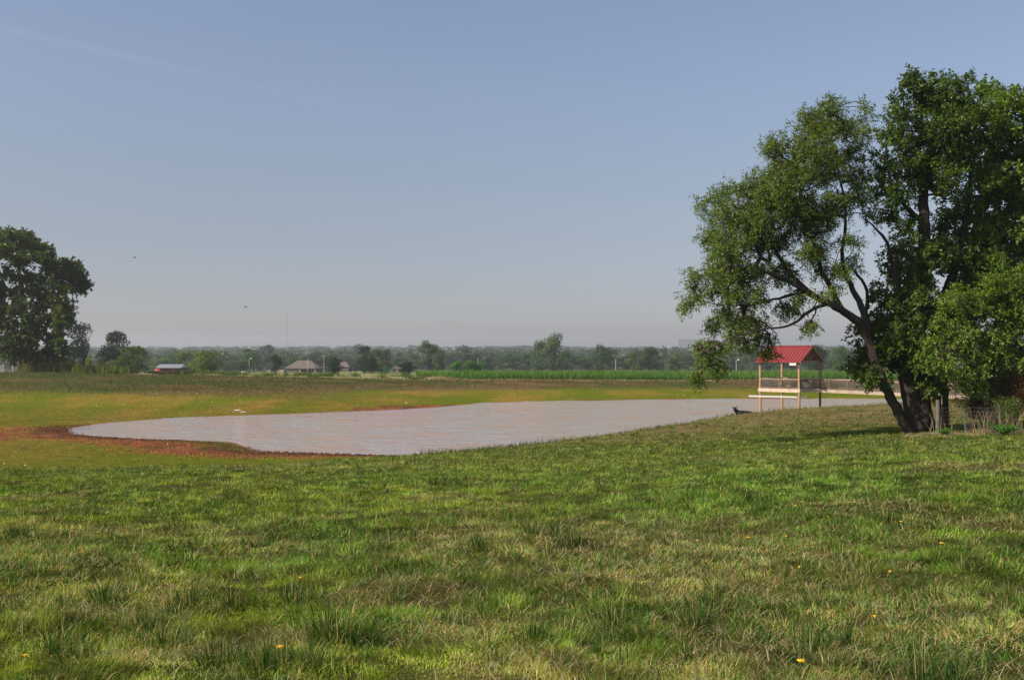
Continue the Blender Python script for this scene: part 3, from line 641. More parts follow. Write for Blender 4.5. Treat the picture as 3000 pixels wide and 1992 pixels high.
limbsA = [
    limb6([(968, 1515, 47.2, .30), (930, 1450, 47, .24), (898, 1390, 46.9, .23), (848, 1290, 46.8, .22), (815, 1190, 46.7, .215), (785, 1090, 46.6, .205), (740, 1045, 46.4, .19), (690, 1015, 46.2, .17), (620, 980, 45.9, .15), (550, 945, 45.5, .12), (480, 900, 45.2, .10), (420, 875, 44.9, .09), (350, 855, 44.6, .06), (250, 850, 44.2, .035)]),
    limb6([(800, 1110, 46.6, .19), (775, 1010, 46.9, .15), (735, 940, 47.1, .13), (700, 870, 47.2, .11), (690, 790, 47.3, .09), (705, 710, 47.4, .075), (705, 600, 47.5, .055), (680, 480, 47.5, .04), (650, 330, 47.5, .03), (640, 220, 47.5, .015)]),
    limb6([(690, 1015, 46.2, .15), (650, 930, 46.6, .12), (610, 860, 46.9, .10), (590, 760, 47.2, .08), (520, 640, 47.5, .06), (470, 500, 47.8, .03)]),
    limb6([(600, 970, 45.8, .13), (520, 910, 46.4, .10), (440, 800, 47.0, .08), (380, 700, 47.3, .055), (330, 580, 47.6, .03)]),
    limb6([(640, 990, 46.0, .10), (570, 1010, 45.4, .08), (520, 1060, 45.0, .065), (465, 1090, 44.7, .05), (400, 1085, 44.4, .04), (300, 1110, 44.0, .03), (190, 1150, 43.7, .02), (150, 1230, 43.6, .012)]),
    limb6([(550, 945, 45.5, .09), (470, 960, 45.9, .07), (380, 990, 46.2, .05), (250, 1000, 46.4, .03), (120, 980, 46.5, .015)]),
    limb6([(850, 1300, 46.8, .12), (790, 1170, 47.6, .12), (780, 1060, 48.3, .10), (800, 940, 48.8, .08), (740, 860, 49.0, .06)]),
]
gA = C6(975, 1483, 47)
tA, _ = grow_tree('leaning_tree', 'tall open-crowned tree leaning left over the pavilion, small green leaves on drooping sprays', 'tree', limbsA, blobs6(Abl, 2.6, 3, 4, 46.5), 0.50, 95, .46, .098, .52,
                  (0.068, 0.115, 0.018), (0.155, 0.205, 0.030), (gA[0], gA[1], gz(gA[0], gA[1])), droop=.35, seed=4)
# upright ivy-clad tree
Bbl = [(970, 90, 50, 40), (1060, 100, 90, 50), (1150, 110, 60, 40), (950, 160, 70, 60), (1060, 190, 110, 80), (1170, 190, 80, 70), (900, 230, 50, 50), (970, 290, 90, 80), (1100, 300, 120, 90), (880, 330, 50, 45), (1000, 400, 100, 80), (1130, 420, 110, 80), (870, 440, 70, 70), (1000, 500, 110, 60), (1120, 540, 90, 70), (860, 540, 70, 60), (940, 570, 90, 50),
       (880, 650, 50, 35), (960, 680, 60, 50), (1100, 680, 80, 70), (950, 780, 90, 80), (1050, 800, 80, 90), (1130, 800, 80, 80), (880, 850, 60, 60), (960, 890, 110, 80), (860, 950, 70, 60), (980, 1000, 120, 90), (840, 1060, 80, 60), (940, 1100, 120, 90), (780, 1110, 60, 50), (860, 1170, 110, 70), (760, 1190, 50, 45), (990, 1170, 100, 90), (800, 1260, 70, 50), (760, 1235, 30, 28),  (1040, 1250, 70, 70), (1050, 1330, 50, 30), (1110, 1000, 90, 100), (950, 1010, 90, 90)]
limbsB = [
    limb6([(985, 1490, 47.6, .66), (985, 1440, 47.5, .50), (970, 1390, 47.5, .42), (950, 1320, 47.5, .38), (935, 1240, 47.6, .36), (920, 1140, 47.7, .38), (960, 1020, 47.8, .34), (1005, 900, 47.9, .32), (1020, 780, 48, .30), (1015, 680, 48, .26), (1010, 580, 48, .23), (1020, 440, 48, .17), (1050, 300, 48, .11), (1070, 180, 48, .04)]),
    limb6([(1000, 1485, 47.4, .50), (1010, 1420, 47.5, .44), (1000, 1340, 47.7, .38), (1030, 1220, 48, .32), (1070, 1080, 48.3, .28), (1120, 900, 48.6, .22), (1170, 720, 48.8, .16), (1200, 520, 49, .10), (1190, 300, 49, .05)]),
    limb6([(1015, 680, 48, .15), (940, 610, 47.5, .12), (880, 520, 47.2, .08), (860, 380, 47, .05), (880, 260, 47, .02)]),
    limb6([(960, 1020, 47.8, .14), (900, 880, 47.0, .11), (870, 740, 46.6, .08), (830, 690, 46.4, .05), (780, 660, 46.3, .03)]),
    limb6([(1045, 1490, 47.3, .26), (1030, 1430, 47.4, .22), (1015, 1350, 47.5, .2)]),
    limb6([(945, 1490, 47.3, .24), (958, 1430, 47.4, .2), (965, 1350, 47.5, .2)]),
]
tB, _ = grow_tree('ivy_clad_tree', 'broad dark tree with an ivy-wrapped trunk, at the right of the leaning tree', 'tree', limbsB, blobs6(lower(Bbl), 2.4, 7, 3, 48), 0.66, 120, .52, .135, .72,
                  (0.038, 0.080, 0.013), (0.112, 0.165, 0.020), (C6(990, 1483, 47.6)[0], 47.6, gz(C6(990, 1483, 47.6)[0], 47.6)), droop=.2, seed=8)
Dbl = [(1260, 130, 60, 40), (1380, 160, 80, 45), (1300, 200, 110, 80), (1430, 220, 120, 80), (1210, 280, 70, 70), (1330, 330, 120, 90), (1460, 350, 120, 100), (1260, 420, 110, 80), (1400, 460, 130, 90), (1190, 400, 60, 60), (1300, 540, 130, 90), (1440, 580, 120, 100), (1210, 600, 90, 80), (1360, 680, 130, 90), (1250, 720, 100, 80), (1190, 820, 80, 90), (1480, 720, 120, 100), (1320, 800, 110, 70), (1180, 940, 80, 80), (1280, 880, 100, 80), (1560, 450, 100, 140), (1540, 250, 80, 80), (1160, 1060, 80, 80), (1430, 860, 120, 80)]
limbsD = [limb6([(1085, 1460, 53, .36), (1090, 1380, 53, .30), (1085, 1300, 53, .27), (1100, 1150, 53, .25), (1150, 950, 53, .22), (1210, 720, 53, .18), (1260, 480, 53, .12), (1290, 200, 53, .04)]),
          limb6([(1150, 950, 53, .18), (1260, 760, 52.5, .13), (1370, 560, 52, .09), (1430, 320, 52, .04)]),
          limb6([(1100, 1150, 53, .16), (1180, 1010, 53.6, .12), (1320, 860, 54, .09), (1460, 700, 54, .05)])]
grow_tree('broadleaf_tree', 'tall sunlit green tree filling the top right corner behind the ivy-clad tree', 'tree', limbsD, blobs6(lower(Dbl), 2.4, 9, 3, 49.5), 0.74, 115, .58, .15, .72,
          (0.065, 0.128, 0.016), (0.175, 0.245, 0.028), (C6(1085, 1460, 53)[0], 53, gz(C6(1085, 1460, 53)[0], 53)), droop=.2, seed=12)
Ebl = [(1330, 1235, 70, 50), (1420, 1275, 90, 50), (1300, 1290, 45, 25), (1500, 1270, 80, 70), (1450, 1000, 120, 110), (1350, 930, 100, 60), (1560, 900, 120, 110), (1520, 1120, 110, 110), (1400, 1180, 90, 90), (1330, 1060, 80, 80), (1600, 700, 110, 120)]
limbsE = [limb6([(1210, 1440, 50, .30), (1212, 1360, 50, .25), (1225, 1280, 50.2, .22), (1290, 1130, 50.5, .18), (1370, 1000, 51, .14), (1450, 880, 51, .10)]), limb6([(1290, 1130, 50.5, .14), (1400, 1120, 50, .1), (1520, 1050, 50, .06)])]
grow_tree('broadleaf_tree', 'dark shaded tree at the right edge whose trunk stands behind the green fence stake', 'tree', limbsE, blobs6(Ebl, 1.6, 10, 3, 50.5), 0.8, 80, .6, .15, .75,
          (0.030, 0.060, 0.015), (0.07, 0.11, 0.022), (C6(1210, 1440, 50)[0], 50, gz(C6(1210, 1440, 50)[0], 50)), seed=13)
Sbl = [(1390, 850, 70, 45), (1300, 900, 70, 45), (1420, 930, 100, 60), (1180, 960, 90, 50), (1280, 960, 90, 60), (1110, 1010, 60, 50), (1210, 1030, 100, 60), (1340, 1030, 110, 70), (1440, 1040, 90, 80), (1100, 1090, 60, 50), (1190, 1110, 90, 60), (1300, 1120, 100, 70), (1070, 1150, 60, 40), (1150, 1170, 80, 50), (1250, 1190, 90, 50), (1040, 1210, 45, 25), (1110, 1240, 70, 35), (1200, 1240, 70, 45), (1150, 1290, 60, 30), (1230, 1290, 50, 35), (1500, 1000, 80, 90), (1340, 1190, 70, 40)]
limbsS = [limb6([(1285, 1470, 44.5, .20), (1290, 1380, 44.4, .17), (1275, 1280, 44, .14), (1250, 1150, 43.6, .11), (1200, 1040, 43.2, .07), (1150, 980, 43, .03)]), limb6([(1275, 1280, 44, .11), (1340, 1130, 44, .09), (1390, 980, 44, .06), (1400, 870, 44, .03)]), limb6([(1250, 1200, 43.8, .07), (1160, 1160, 43.2, .05), (1070, 1190, 42.8, .02)])]
grow_tree('small_tree', 'lower bright green tree with layered boughs, over the wire fence at right', 'tree', limbsS, blobs6(Sbl, 1.2, 14, 3, 43.6), 0.55, 110, .46, .115, .60,
          (0.070, 0.130, 0.016), (0.185, 0.250, 0.030), (C6(1285, 1470, 44.5)[0], 44.5, gz(C6(1285, 1470, 44.5)[0], 44.5)), droop=.35, seed=15)
# big tree on the left of the photograph
def C1(x, y, d): return W(x / 3.337, 660 + y / 3.337, d)
Lbl0 = [(100, 110, 50, 50), (30, 150, 60, 60), (180, 160, 80, 70), (280, 150, 40, 60), (290, 240, 90, 80), (120, 260, 110, 90), (0, 280, 90, 90), (420, 270, 60, 50), (470, 300, 50, 50), (350, 330, 110, 80), (200, 370, 110, 80), (480, 390, 100, 70), (590, 400, 80, 60), (690, 400, 80, 60), (720, 470, 90, 60), (600, 500, 110, 80), (800, 560, 60, 40), (720, 600, 80, 45), (450, 510, 130, 80), (250, 520, 120, 80), (90, 480, 110, 80), (560, 620, 90, 60), (380, 640, 130, 80), (180, 660, 110, 80), (30, 640, 90, 90), (500, 740, 100, 70), (600, 800, 70, 40), (340, 780, 120, 80), (170, 800, 100, 70), (20, 800, 90, 90), (560, 880, 90, 50), (650, 890, 50, 35), (420, 900, 120, 70), (240, 930, 120, 80), (70, 960, 100, 80), (560, 980, 60, 50), (330, 1020, 120, 60), (500, 1080, 80, 60), (570, 1180, 50, 70), (100, 1080, 110, 60), (200, 1110, 90, 60), (20, 1150, 60, 60), (430, 1250, 110, 50), (540, 1260, 60, 50), (350, 1280, 70, 35), (120, 1220, 70, 60), (290, 1130, 60, 50)]
r_ = random.Random(2); Lbl = []
for x_, y_, rx, ry in Lbl0 + [(-150, 300, 120, 120), (-120, 600, 120, 140), (-120, 900, 120, 120)]:
    for i in range(3):
        d = 170 + r_.uniform(-7, 7) * (.3 if i == 0 else 1); s_ = .86 * d / 3.337 / F
        Lbl.append((C1(x_, y_, d), (rx * s_, (rx + ry) / 2 * s_ * 1.2, ry * s_)))
def limb1(pts): return [(C1(x, y, d), q_) for x, y, d, q_ in pts]
limbsL = [limb1([(228, 1450, 170, 1.25), (225, 1400, 170, .85), (230, 1300, 170, .75), (235, 1180, 170, .68), (240, 1000, 170, .6), (240, 800, 170, .5), (200, 550, 170, .35), (160, 300, 170, .18), (110, 120, 170, .06)]),
          limb1([(240, 1000, 170, .4), (380, 820, 170, .32), (500, 620, 169, .22), (680, 480, 169, .1)]), limb1([(240, 900, 170, .35), (110, 700, 171, .25), (-20, 450, 171, .12)]), limb1([(235, 1150, 170, .3), (380, 1050, 168, .2), (560, 920, 168, .08)])]
pL = C1(228, 1440, 170)
grow_tree('large_tree', 'very large dark tree with a thick trunk at the far left', 'tree', limbsL, Lbl, 1.75, 95, 1.25, .52, .75, (0.030, 0.055, 0.010), (0.105, 0.140, 0.018), (pL[0], pL[1], gz(pL[0], pL[1])), droop=.1, seed=21, rtip=.035, rmax=.5)

# ------------------------------------------------------------------ distant trees
def proto(kind, seed, n):
    r = np.random.default_rng(seed); lobes = []
    if kind == 'round':
        for i in range(22):
            a = r.uniform(0, 6.28); h = r.uniform(.16, .88); prof = math.sqrt(max(.05, 1 - ((h - .50) / .50) ** 2)); rr = r.uniform(.0, .34) * prof
            s_ = r.uniform(.12, .20); lobes.append((rr * math.cos(a), rr * math.sin(a), h, s_, s_ * .9))
    elif kind == 'tall':
        for i in range(24):
            a = r.uniform(0, 6.28); h = r.uniform(.12, .92); prof = math.sqrt(max(.05, 1 - ((h - .55) / .52) ** 2)); rr = r.uniform(.1, .36) * prof
            s_ = r.uniform(.09, .17); lobes.append((rr * math.cos(a), rr * math.sin(a), h, s_ * 1.2, s_ * .75))
    elif kind == 'dense':
        for i in range(16):
            a = i * 2.4; h = .16 + .70 * (i / 15); prof = math.sqrt(max(.05, 1 - ((h - .46) / .56) ** 2)); rr = .22 * prof * (i % 2 + .3)
            lobes.append((rr * math.cos(a), rr * math.sin(a), h, .26 * prof + .05, .16))
    elif kind == 'cedar':
        for i in range(30):
            h = r.uniform(.10, .95); rr = r.uniform(.1, .42) * (1.05 - h) ** .6 ; a = r.uniform(0, 6.28)
            lobes.append((rr * math.cos(a), rr * math.sin(a), h, r.uniform(.10, .17), .055))
    lobes = np.array(lobes); k = len(lobes); w_ = lobes[:, 3] ** 2; ci = r.choice(k, n, p=w_ / w_.sum())
    d = unit(n, r); d[:, 2] = np.where(r.random(n) < .35, np.abs(d[:, 2]), d[:, 2]); rad = (1 - .35 * r.random(n) ** 1.5) * r.uniform(.9, 1.12, n)
    c = lobes[ci, :3] + d * np.stack([lobes[ci, 3] * rad, lobes[ci, 3] * rad, lobes[ci, 4] * rad], 1)
    c[:, 2] = np.clip(c[:, 2], .03, 1.05)
    nn = d * .9 + unit(n, r) * .55; ld = np.cross(nn, unit(n, r))
    L_ = r.uniform(.030, .062, n) * (2600 / n) ** .5 * (1.0 if kind != 'dense' else 1.25)
    v = leaf_quads(c, ld, nn, L_, L_ * .8)
    lc = r.uniform(.75, 1.3, k)[ci] * r.uniform(.75, 1.25, n); col = np.repeat(lc[:, None] * np.array((1.0, 1.0, 1.0)), 4, 0)
    return v, np.arange(len(v)).reshape(-1, 4), col
PR = {}
for kd in ('round', 'tall', 'dense', 'cedar'):
    for j in range(3 if kd in ('round', 'tall') else 1):
        v, q, c = proto(kd, 40 + j * 7 + len(kd), 3600)
        cm = quads_mesh('crown', v, q, c); cm.materials.append(M_far)
        t = MB(); t.tube([(0, 0, -.03), (.005, 0, .15), (0, .01, .5), (.01, 0, .8)], [.032, .022, .014, .004], 7)
        for a in range(5): t.tube([(0, 0, .2 + a * .08), (.16 * math.cos(a * 1.3 * 2), .16 * math.sin(a * 1.3 * 2), .42 + a * .08)], [.012, .004], 5)
        tm = bpy.data.meshes.new('trunk'); tm.from_pydata(t.v, [], t.f); tm.materials.append(M_bark)
        PR[kd, j] = (cm, tm)
def dtree(label, px, top, base, wpx, d, kind='round', var=0, tint=(.05, .085, .025), group=None, cat='tree', name='tree', rot=None, depth=1.0, z=None):
    b = W(px, base, d); zg = gz(b[0], d) if z is None else z
    h = W(px, top, d)[2] - zg; wd = wpx / F * d
    cm, tm = PR[kind, var]
    o = empty(name, (b[0], d, zg), label, cat, group, rz=random.uniform(0, 6.28) if rot is None else rot)
    o.scale = (wd / .86, wd / .86 * depth, h / .95)
    c = link('crown', cm, None, o); c.color = (*[t * 1.35 * random.uniform(.92, 1.08) for t in tint], 1)
    link('trunk', tm, None, o)
    return o
DG, MG, YG, BG, LG = (.016, .031, .011), (.052, .092, .026), (.085, .120, .018), (.024, .040, .022), (.075, .120, .030)
dtree('dark bluish tree immediately right of the huge tree at far left', 225, 947, 1078, 125, 300, 'round', 2, (.016, .028, .014))
dtree('spreading dark tree with uneven top, left of the olive rounded tree', 325, 974, 1075, 132, 310, 'round', 1, (.020, .036, .016), depth=.8)
dtree('olive-green rounded tree left of the red barn', 385, 1016, 1092, 112, 255, 'round', 1, (.050, .070, .015))
dtree('bright yellow-green rounded tree right of the red barn', 608, 1030, 1097, 110, 280, 'round', 2, YG)
dtree('green tree rising behind the right end of the red barn', 540, 1029, 1092, 56, 380, 'tall', 0, (.075, .11, .026))
dtree('upright green tree behind the white parked car', 731, 1025, 1092, 54, 480, 'tall', 1, (.046, .085, .024))
dtree('low dark tree at the left foot of the upright tree by the lamp post', 704, 1059, 1092, 44, 440, 'round', 1, (.034, .066, .022))
dtree('small dark tree with a clear short trunk in front of the big house', 808, 1040, 1096, 42, 330, 'round', 0, DG)
dtree('dark egg-shaped dense tree standing between the two houses', 980, 1048, 1100, 44, 290, 'dense', 0, (.020, .040, .016), rot=.3)
dtree('broad dark tree, left of three in the clump right of the houses', 1066, 1014, 1094, 74, 420, 'round', 2, DG)
dtree('broad dark tree with the greyer crown at the right of the clump by the houses', 1118, 1022, 1094, 76, 415, 'tall', 2, (.042, .066, .030))
dtree('slim dark cone-shaped tree in front of the dark clump', 1090, 1046, 1096, 32, 360, 'dense', 0, DG, rot=1.1)
dtree('small bright green bush right of the dark clump of trees', 1131, 1074, 1096, 24, 330, 'round', 1, (.055, .125, .022), cat='bush', name='bush')
dtree('dark rounded bushy tree at the left end of the tall green crop', 1192, 1062, 1099, 44, 300, 'dense', 0, DG, rot=2)
dtree('tall two-topped green tree above the left end of the crop', 1256, 1002, 1092, 68, 450, 'tall', 0, (.050, .078, .032))
dtree('lower tree leaning against the tall two-topped tree', 1288, 1029, 1092, 50, 440, 'round', 0, (.040, .066, .028))
for i, (px, tp, wd) in enumerate(((1340, 1060, 46), (1374, 1056, 52), (1400, 1062, 40))):
    dtree(('bright green bush, left of three behind the crop', 'bright green bush, tallest and middle of three behind the crop', 'bright green bush, right of three behind the crop')[i], px, tp, 1086, wd, 330, 'round', i, (.050, .130, .018), 'three bright bushes behind the crop', 'bush', 'bush')
dtree('tallest tree of the belt behind the crop, with a high rounded head', 1624, 982, 1092, 92, 480, 'round', 0, (.058, .084, .032))
dtree('shoulder tree joined to the left of the tallest belt tree', 1578, 1003, 1092, 62, 482, 'round', 2, (.052, .078, .030))
dtree('dark tree joined to the right foot of the tallest belt tree', 1650, 1030, 1092, 52, 470, 'round', 1, (.040, .066, .028))
dtree('dark round-headed tree left of the white pole in the belt', 1763, 1014, 1092, 68, 480, 'round', 0, (.036, .056, .026))
dtree('dark dome-shaped tree right of the white pole in the belt', 1903, 1020, 1092, 82, 430, 'round', 1, (.036, .060, .024))
dtree('yellowish green tree against the left of the dome-shaped tree', 1862, 1026, 1092, 50, 440, 'tall', 2, (.070, .100, .030))
dtree('pale green low tree right of the dome-shaped tree', 1975, 1046, 1092, 66, 430, 'round', 2, (.060, .088, .032))
dtree('dark domed tree behind the pavilion roof at its right', 2390, 1016, 1095, 74, 420, 'round', 0, DG)
dtree('mid-green tree right of the pavilion above the boardwalk', 2460, 1018, 1095, 70, 400, 'round', 2, (.045, .080, .024))
dtree('small yellow-green conical tree in the weeds near the huge left tree', 262, 1044, 1082, 34, 225, 'cedar', 0, (.12, .15, .022))
for i, (px, tp, wd) in enumerate(((196, 1053, 34), (226, 1050, 36), (288, 1052, 44), (325, 1056, 40), (372, 1070, 38))):
    dtree('pale grey-green shrub in the row behind the roadside weeds, ' + ('leftmost', 'second from left', 'middle', 'fourth from left', 'rightmost')[i], px, tp, 1086, wd, 260, 'round', i % 3, (.075, .100, .055), 'pale shrubs beyond the weeds', 'shrub', 'shrub')
# the belt: crowns one can tell apart
rb = random.Random(77); seen_lab = {}
marks = [(460, 'left of the red barn'), (540, 'above the red barn'), (700, 'behind the yellow-green tree'), (825, 'left of the big house'), (940, 'above the big house roof'), (1035, 'around the smaller house'), (1160, 'behind the dark clump'), (1300, 'near the two-topped tree'), (1430, 'behind the three bright bushes'), (1560, 'left of the tallest belt tree'), (1700, 'right of the tallest belt tree'), (1830, 'around the white pole'), (1960, 'around the dome-shaped tree'), (2160, 'left of the pavilion'), (2400, 'behind the pavilion'), (9999, 'above the boardwalk')]
ordn = ['first', 'second', 'third', 'fourth', 'fifth', 'sixth', 'seventh', 'eighth', 'ninth', 'tenth', 'eleventh', 'twelfth', 'thirteenth', 'fourteenth', 'fifteenth', 'sixteenth']
def belt_label(px, kd):
    mk = next(t for lim, t in marks if px < lim); k = (mk, kd); seen_lab[k] = seen_lab.get(k, 0) + 1
    return 'hazy %s belt tree, %s from left of those %s' % (kinds_lab[kd], ordn[seen_lab[k] - 1], mk)
kinds_lab = {'round': 'rounded', 'tall': 'tall-headed'}
px = 300
while px < 2640:
    kd = rb.choice(['round', 'round', 'tall']); d = rb.uniform(540, 660); wd = rb.uniform(48, 84)
    g_ = rb.uniform(.8, 1.25); base_t = rb.choice([(.044, .072, .030), (.052, .084, .030), (.060, .088, .034), (.038, .062, .028)])
    tp = rb.uniform(1036, 1054) if px < 1230 else rb.uniform(1030, 1050)
    dtree(belt_label(px, kd), px, tp, 1092, wd, d, kd, rb.randrange(3), tuple(t * g_ for t in base_t), 'trees of the long belt beyond the fields')
    px += wd * rb.uniform(.45, .75)
# woodland masses farther back
def woods(name, label, d0, d1, n, h0, h1, w0, w1, cards, tint, seed):
    r = np.random.default_rng(seed); V = []; C = []
    pr = [proto('round' if i % 2 else 'tall', 90 + i, cards) for i in range(4)]
    for i in range(n):
        d = d0 + (d1 - d0) * r.random(); x = d * math.tan(r.uniform(-.60, .60)); v, q, c = pr[i % 4]
        a = r.uniform(0, 6.28); wd, h = r.uniform(w0, w1), r.uniform(h0, h1) * (1.25 if r.random() < .06 else 1); ca, sa = math.cos(a) * wd, math.sin(a) * wd
        z = zfar(d) + (noise(np.array([x]), np.array([d]), 260, 201, 2)[0] - .5) * 5
        V.append(np.stack([x + v[:, 0] * ca - v[:, 1] * sa, d + v[:, 0] * sa + v[:, 1] * ca, z + v[:, 2] * h], 1)); C.append(c * np.array(tint) * r.uniform(.7, 1.3) * np.array((1, 1, r.uniform(.8, 1.1))))
    V = np.concatenate(V); C = np.concatenate(C)
    tag(link(name, quads_mesh(name, V, np.arange(len(V)).reshape(-1, 4), C), M_leaf), label, 'woodland', kind='stuff')
woods('woodland', 'hazy green woods directly behind the long tree belt', 720, 1050, 330, 11, 16, 14, 24, 420, (.048, .078, .030), 301)
woods('far_woodland', 'blue-green woods in the middle distance', 1150, 1800, 520, 12, 17, 20, 34, 260, (.055, .085, .038), 302)
woods('horizon_woodland', 'pale blue wooded ridge along the horizon', 2100, 3000, 620, 11, 16, 28, 50, 200, (.055, .082, .040), 303)

# ------------------------------------------------------------------ crop field
def crop():
    n = 210000; r = rng
    d = 165 + (420 - 165) * r.random(n) ** 2.1; u = r.uniform(-.10, .62, n); x = u * d; px = PX(x, d)
    left = 1222 + 130 * sstep(205, 168, d)
    k = (px > left) & (d > 166.5 + 2 * noise(x, d, 20, 131) + 3 * sstep(1900, 2300, px)); x, d = x[k], d[k]; n = len(x)
    hn = noise(x, d, 9, 132, 3)
    hgt = (.95 + .6 * hn) * r.uniform(.7, 1.15, n)
    col = lerp((0.055, 0.150, 0.020), (0.12, 0.215, 0.035), hn) * r.uniform(.7, 1.3, n)[:, None]
    ls = (d / 180) ** .8
    rt = r.random(n) < .12 * sstep(190, 215, d); col[rt] = (0.20, 0.16, 0.07)
    p = blades(x, d, hgt, .08 * ls * r.uniform(.7, 1.3, n), r.uniform(0, 6.3, n), r.uniform(.05, 1.1, n), col)
    o = blade_obj('crop', [p]); tag(o, 'tall dark-green crop standing in the field across the pond', 'crop', kind='stuff')
crop()
# weeds along the top of the dam and by the road
def weeds(name, label, spots, seed):
    r = np.random.default_rng(seed); P_ = []
    for (px, d, h, wd, n, ca, cb) in spots:
        cx = W(px, 1000, d)[0]; x = cx + r.normal(0, wd / 2.2, n); y = d + r.normal(0, wd / 3, n)
        P_.append(blades(x, y, h * r.uniform(.5, 1.15, n), .075 * r.uniform(.6, 1.4, n), r.uniform(0, 6.3, n), r.uniform(.0, .7, n), lerp(ca, cb, r.random(n)) * r.uniform(.7, 1.2, n)[:, None]))
    tag(blade_obj(name, P_), label, 'weeds', kind='stuff')
r = random.Random(9); sp = []
for i in range(46):
    px = r.uniform(85, 345); sp.append((px, r.uniform(165, 172), r.uniform(.9, 2.2) * (1.15 if px < 200 else .8), 2.2, 170, (.12, .16, .03), r.choice([(.26, .27, .04), (.16, .21, .04), (.28, .20, .09), (.09, .14, .03)])))
for i in range(16): sp.append((r.uniform(330, 640), r.uniform(172, 180), r.uniform(.5, 1.3), 1.6, 110, (.07, .12, .022), (.12, .17, .03)))
weeds('roadside_weeds', 'tall yellow-green weeds along the bank top at left', sp, 5)
sp = []
for i in range(60): 
    px = r.uniform(560, 1260); sp.append((px, r.uniform(165, 186), r.uniform(.35, 1.0), 1.1, 60, (.055, .105, .022), (.10, .15, .03)))
weeds('bank_weeds', 'scattered green weeds on the pale strip above the pond', sp, 6)
n = 26000; u = rng.uniform(-.40, .30, n); d = rng.uniform(163, 214, n); x = u * d; px = PX(x, d); k = (px > 560) & (px < 2400) & ((px < 1300) | (d < 166)); x, d = x[k], d[k]
tag(blade_obj('straw_strip', [blades(x, d, rng.uniform(.1, .35, len(x)), .05 * np.ones(len(x)), rng.uniform(0, 6.3, len(x)), rng.uniform(.1, .9, len(x)), lerp((.34, .30, .16), (.20, .19, .08), rng.random(len(x))))]), 'pale dry grass strip above the far bank', 'dry grass', kind='stuff')

# ------------------------------------------------------------------ pavilion
pc = W(2341, 1151, 101.0)      # front right corner of the deck
ang = -R(42)                     # long side direction
ex = Vector((math.cos(ang), math.sin(ang), 0)); ey = Vector((-math.sin(ang), math.cos(ang), 0))
LW, DW = 4.35, 4.9
ORG = Vector((pc[0], pc[1], 0)) - ex * LW
ztop = -4.02                    # deck top
def pv_(u, v, z): return ORG + ex * u + ey * v + Vector((0, 0, z))
pav = empty('pavilion', pv_(LW / 2, DW / 2, -7.4), 'timber pavilion with a red metal roof on posts above the pond', 'pavilion')
inv = Vector(pav.location)
def PT(u, v, z): return pv_(u, v, z) - inv
PM = Matrix((ex, ey, Vector((0, 0, 1)))).transposed().to_4x4(); PM.translation = ORG - inv
eave = ztop + 2.92; ridge = eave + 1.42
for (u, v) in ((0, 0), (LW, 0), (0, DW), (LW, DW)):
    b = MB(); b.box((u, v, (-7.4 + eave) / 2), (.19, .19, eave + 7.4), PM); b.build('post', M_wood, pav)
b = MB(); b.box((LW / 2, DW / 2, ztop - .02), (LW + .1, DW + .1, .05), PM)
for i in range(30): b.box((LW / 2, (i + .5) * DW / 30, ztop + .018), (LW + .12, .15, .03), PM)
b.build('deck', M_greyw, pav)
for nm_, c, s_ in (('f', (LW / 2, -.13, ztop - .16), (LW + .34, .05, .36)), ('f', (LW / 2, DW + .13, ztop - .16), (LW + .34, .05, .36)), ('f', (-.135, DW / 2, ztop - .16), (.05, DW + .2, .355)), ('f', (LW + .135, DW / 2, ztop - .16), (.05, DW + .2, .355))):
    b = MB(); b.box(c, s_, PM); b.build('fascia_board', M_pale, pav)
b = MB()
for i in range(8): b.box((.3 + i * (LW - .6) / 7, DW / 2, ztop - .17), (.05, DW - .1, .24), PM)
b.build('floor_joists', M_wood, pav)
b = MB()
for v in (0, DW): b.box((LW / 2, v, eave - .1), (LW + .5, .09, .24), PM)
for u in (0, LW): b.box((u, DW / 2, eave - .1), (.085, DW - .1, .22), PM)
b.build('top_beam', M_wood, pav)
# roof
OH, GO = .42, .38
def roofpt(u, s_, side, lift=0):     # s_ 0 at ridge, 1 at eave
    v = DW / 2 + side * s_ * (DW / 2 + OH); z = ridge + lift - s_ * (ridge - eave) * (DW / 2 + OH) / (DW / 2)
    return PT(u, v, z)
for side in (-1, 1):
    b = MB(); u0, u1 = -GO, LW + GO
    A_, B_, C_, D_ = roofpt(u0, 0, side, .08), roofpt(u1, 0, side, .08), roofpt(u1, 1, side, .08), roofpt(u0, 1, side, .08)
    dn = Vector((0, 0, -.03)); b.add([A_, B_, C_, D_, A_ + dn, B_ + dn, C_ + dn, D_ + dn], [(0, 1, 2, 3), (7, 6, 5, 4), (0, 4, 5, 1), (1, 5, 6, 2), (2, 6, 7, 3), (3, 7, 4, 0)])
    nr_ = 14
    for i in range(nr_ + 1):
        u = u0 + .03 + (u1 - u0 - .06) * i / nr_
        b.bar(roofpt(u, .01, side, .11), roofpt(u, .995, side, .11), .055, .07)
    ro = b.build('roof_panel', M_red, pav)
b = MB(); b.bar(PT(-GO, DW / 2, ridge + .135), PT(LW + GO, DW / 2, ridge + .135), .26, .05); b.build('ridge_cap', M_red, pav)
b = MB()
for i in range(5):
    u = i * LW / 4
    for side in (-1, 1): b.bar(roofpt(u, .02, side, -.03), roofpt(u, .98, side, -.03), .05, .14)
    if i in (0, 4):
        pass
for i in range(1, 9):
    for side in (-1, 1): b.bar(roofpt(-GO + .05, i / 9, side, .045), roofpt(LW + GO - .05, i / 9, side, .045), .09, .035)
b.build('rafters', M_wood, pav)
for u in (-GO + .02, LW + GO - .02):
    b = MB()
    for side in (-1, 1): b.bar(roofpt(u, .0, side, -.02), roofpt(u, 1, side, -.02), .04, .16)
    b.build('barge_board', M_wood, pav)
